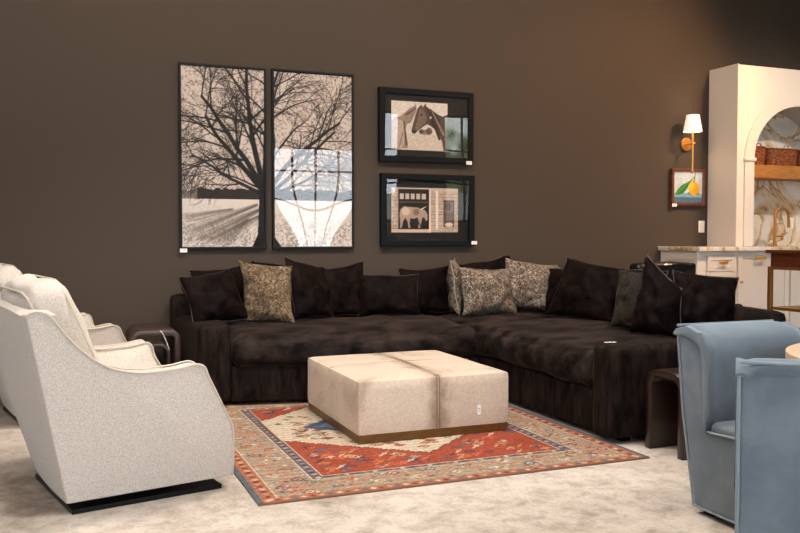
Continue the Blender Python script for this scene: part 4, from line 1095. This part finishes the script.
# back-left corner as seen from the camera = local (W, .12) ; solve for the location
px_, py_ = .57*math.cos(ang)-.12*math.sin(ang), .57*math.sin(ang)+.12*math.cos(ang)
b2.location = (1.908-px_, 1.98-py_, 0); b2.scale = (1.02,)*3; b2.rotation_euler = (0, 0, ang)

# round table by the blue chairs
tb = thing('round_dining_table', 'round pale oak dining table between the two blue chairs', 'table', (3.15, 2.13, 0))
obj('tabletop', lathe([(.60, .70), (.62, .705), (.62, .735), (.60, .74)], 64), M['tabletop'], tb, smooth=True)
obj('pedestal', lathe([(.10, .03), (.08, .1), (.07, .5), (.12, .70)], 32), M['orange_edge'], tb, smooth=True)
obj('base_plate', lathe([(.17, 0), (.17, .02), (.10, .03)], 32), M['orange_edge'], tb, smooth=True)

# ------------------------------------------------------------------ ceiling lamps
def spot(x, y, tx, ty, tz, power, size, col=(1, .88, .72), ang=75, blend=.6, k=0, rad=.06):
    l = bpy.data.lights.new('spot_lamp_light', 'SPOT'); l.energy = power; l.color = col; l.spot_size = R(ang); l.spot_blend = blend
    l.shadow_soft_size = rad
    o = bpy.data.objects.new('spot_lamp_light', l); COL.objects.link(o); o.location = (x, y, CEIL-.26)
    d = Vector((tx, ty, tz))-Vector(o.location); o.rotation_euler = d.to_track_quat('-Z', 'Y').to_euler()
    return o
def area(x, y, z, sx, sy, power, col, rot=(0, 0, 0)):
    l = bpy.data.lights.new('area_light', 'AREA'); l.shape = 'RECTANGLE'; l.size = sx; l.size_y = sy; l.energy = power; l.color = col
    o = bpy.data.objects.new('area_light', l); COL.objects.link(o); o.location = (x, y, z); o.rotation_euler = rot
    return o
spots = [(1.9, 4.3, 1.9, 4.6, 0), (.2, 2.6, .5, 3.4, 0), (3.0, 2.4, 2.6, 3.2, 0), (-1.6, 3.6, -1.4, 3.9, 0), (1.4, .8, 1.4, 1.6, 0), (4.6, 4.4, 4.6, 5.0, 0)]
def lamp_fixture(x, y, label):
    f_ = thing('ceiling_spotlight', label, 'ceiling lamp', (x, y, CEIL-.22), 0, 'ceiling spotlights')
    obj('housing', lathe([(.07, .0), (.075, .02), (.075, .16), (.03, .2), (.02, .2195)], 24), M['mullion'], f_, smooth=True)
    obj('lens', lathe([(.06, -.004), (.06, -.001)], 24), M['lens'], f_)
names = ['above the ottoman', 'above the near cream armchair', 'above the blue chairs', 'at the far left', 'near the camera', 'behind the right sofa wing']
for i, (x, y, tx, ty, tz) in enumerate(spots):
    lamp_fixture(x, y, 'black cylindrical ceiling spotlight ' + names[i])
    spot(x, y, tx, ty, tz, [330, 220, 180, 150, 130, 50][i], .1, (1, .93, .85), ang=110, rad=.12)
area(1.6, 3.0, CEIL-.02, 5.0, 4.0, 60, (1, .95, .89))
area(1.4, 4.7, CEIL-.05, 6.0, .3, 160, (1, .85, .71), (R(48), 0, 0))  # wall wash added to brighten the picture wall; no lamp fixture
# warm lamps over the kitchen
for (x, y, tx, ty, tz, p) in [(7.0, 4.6, 6.9, 6.6, 1.4, 300), (6.6, 4.6, 4.7, 6.9, 2.0, 620)]:
    spot(x, y, tx, ty, tz, p, .1, (1, .86, .70) if tx > 6 else (1, .58, .28), ang=80, blend=1, rad=.08)
lamp_fixture(7.0, 4.6, 'black cylindrical ceiling spotlight in front of the arched niche')
lamp_fixture(6.6, 4.6, 'black cylindrical ceiling spotlight washing the taupe wall')
pl = bpy.data.lights.new('sconce_bulb', 'POINT'); pl.energy = 2.2; pl.color = (1, .75, .5); pl.shadow_soft_size = .03
plo = bpy.data.objects.new('sconce_bulb', pl); COL.objects.link(plo); plo.location = (5.85, WY-.16, 2.31)

# ------------------------------------------------------------------ outdoors: bright overcast sky with greenery low on one side
w = bpy.data.worlds.new('outdoors'); SC.world = w; w.use_nodes = True; nt = w.node_tree
bg = nt.nodes['Background']; tc = nt.nodes.new('ShaderNodeTexCoord')
sp = nt.nodes.new('ShaderNodeSeparateXYZ'); nt.links.new(tc.outputs['Generated'], sp.inputs[0])
nn = nt.nodes.new('ShaderNodeTexNoise'); nn.inputs['Scale'].default_value = 26; nn.inputs['Detail'].default_value = 5
nt.links.new(tc.outputs['Generated'], nn.inputs['Vector'])
gr = nt.nodes.new('ShaderNodeValToRGB'); e = gr.color_ramp.elements
e[0].position, e[0].color = .4, (.03, .05, .02, 1); e[1].position, e[1].color = .62, (.75, .85, .8, 1); q = e.new(.5); q.color = (.14, .19, .09, 1)
nt.links.new(nn.outputs['Fac'], gr.inputs[0])
mr = nt.nodes.new('ShaderNodeMapRange'); mr.inputs['From Min'].default_value = .385; mr.inputs['From Max'].default_value = .41
nt.links.new(sp.outputs[0], mr.inputs['Value'])
mr2 = nt.nodes.new('ShaderNodeMapRange'); mr2.inputs['From Min'].default_value = .22; mr2.inputs['From Max'].default_value = .14
nt.links.new(sp.outputs[2], mr2.inputs['Value'])
ml = nt.nodes.new('ShaderNodeMath'); ml.operation = 'MULTIPLY'; nt.links.new(mr.outputs[0], ml.inputs[0]); nt.links.new(mr2.outputs[0], ml.inputs[1])
mx_ = nt.nodes.new('ShaderNodeMix'); mx_.data_type = 'RGBA'; mx_.inputs[6].default_value = (.80, .90, 1.0, 1)
nt.links.new(ml.outputs[0], mx_.inputs[0]); nt.links.new(gr.outputs[0], mx_.inputs[7]); nt.links.new(mx_.outputs[2], bg.inputs['Color'])
bg.inputs['Strength'].default_value = 10.0

# ------------------------------------------------------------------ camera
cam = bpy.data.cameras.new('camera'); co = bpy.data.objects.new('camera', cam); COL.objects.link(co); SC.camera = co
cam.sensor_width = 36; cam.lens = 845/800*36; cam.clip_start = .05
yaw = math.atan2(340, 844.); pitch = math.atan(31.5/844)
co.location = (0, 0, 1.20); co.rotation_euler = (math.pi/2-pitch, 0, -yaw)
SC.view_settings.view_transform = 'Standard'; SC.view_settings.look = 'None'; SC.view_settings.gamma = 1
SC.view_settings.exposure = 0.0; SC.view_settings.use_curve_mapping = False
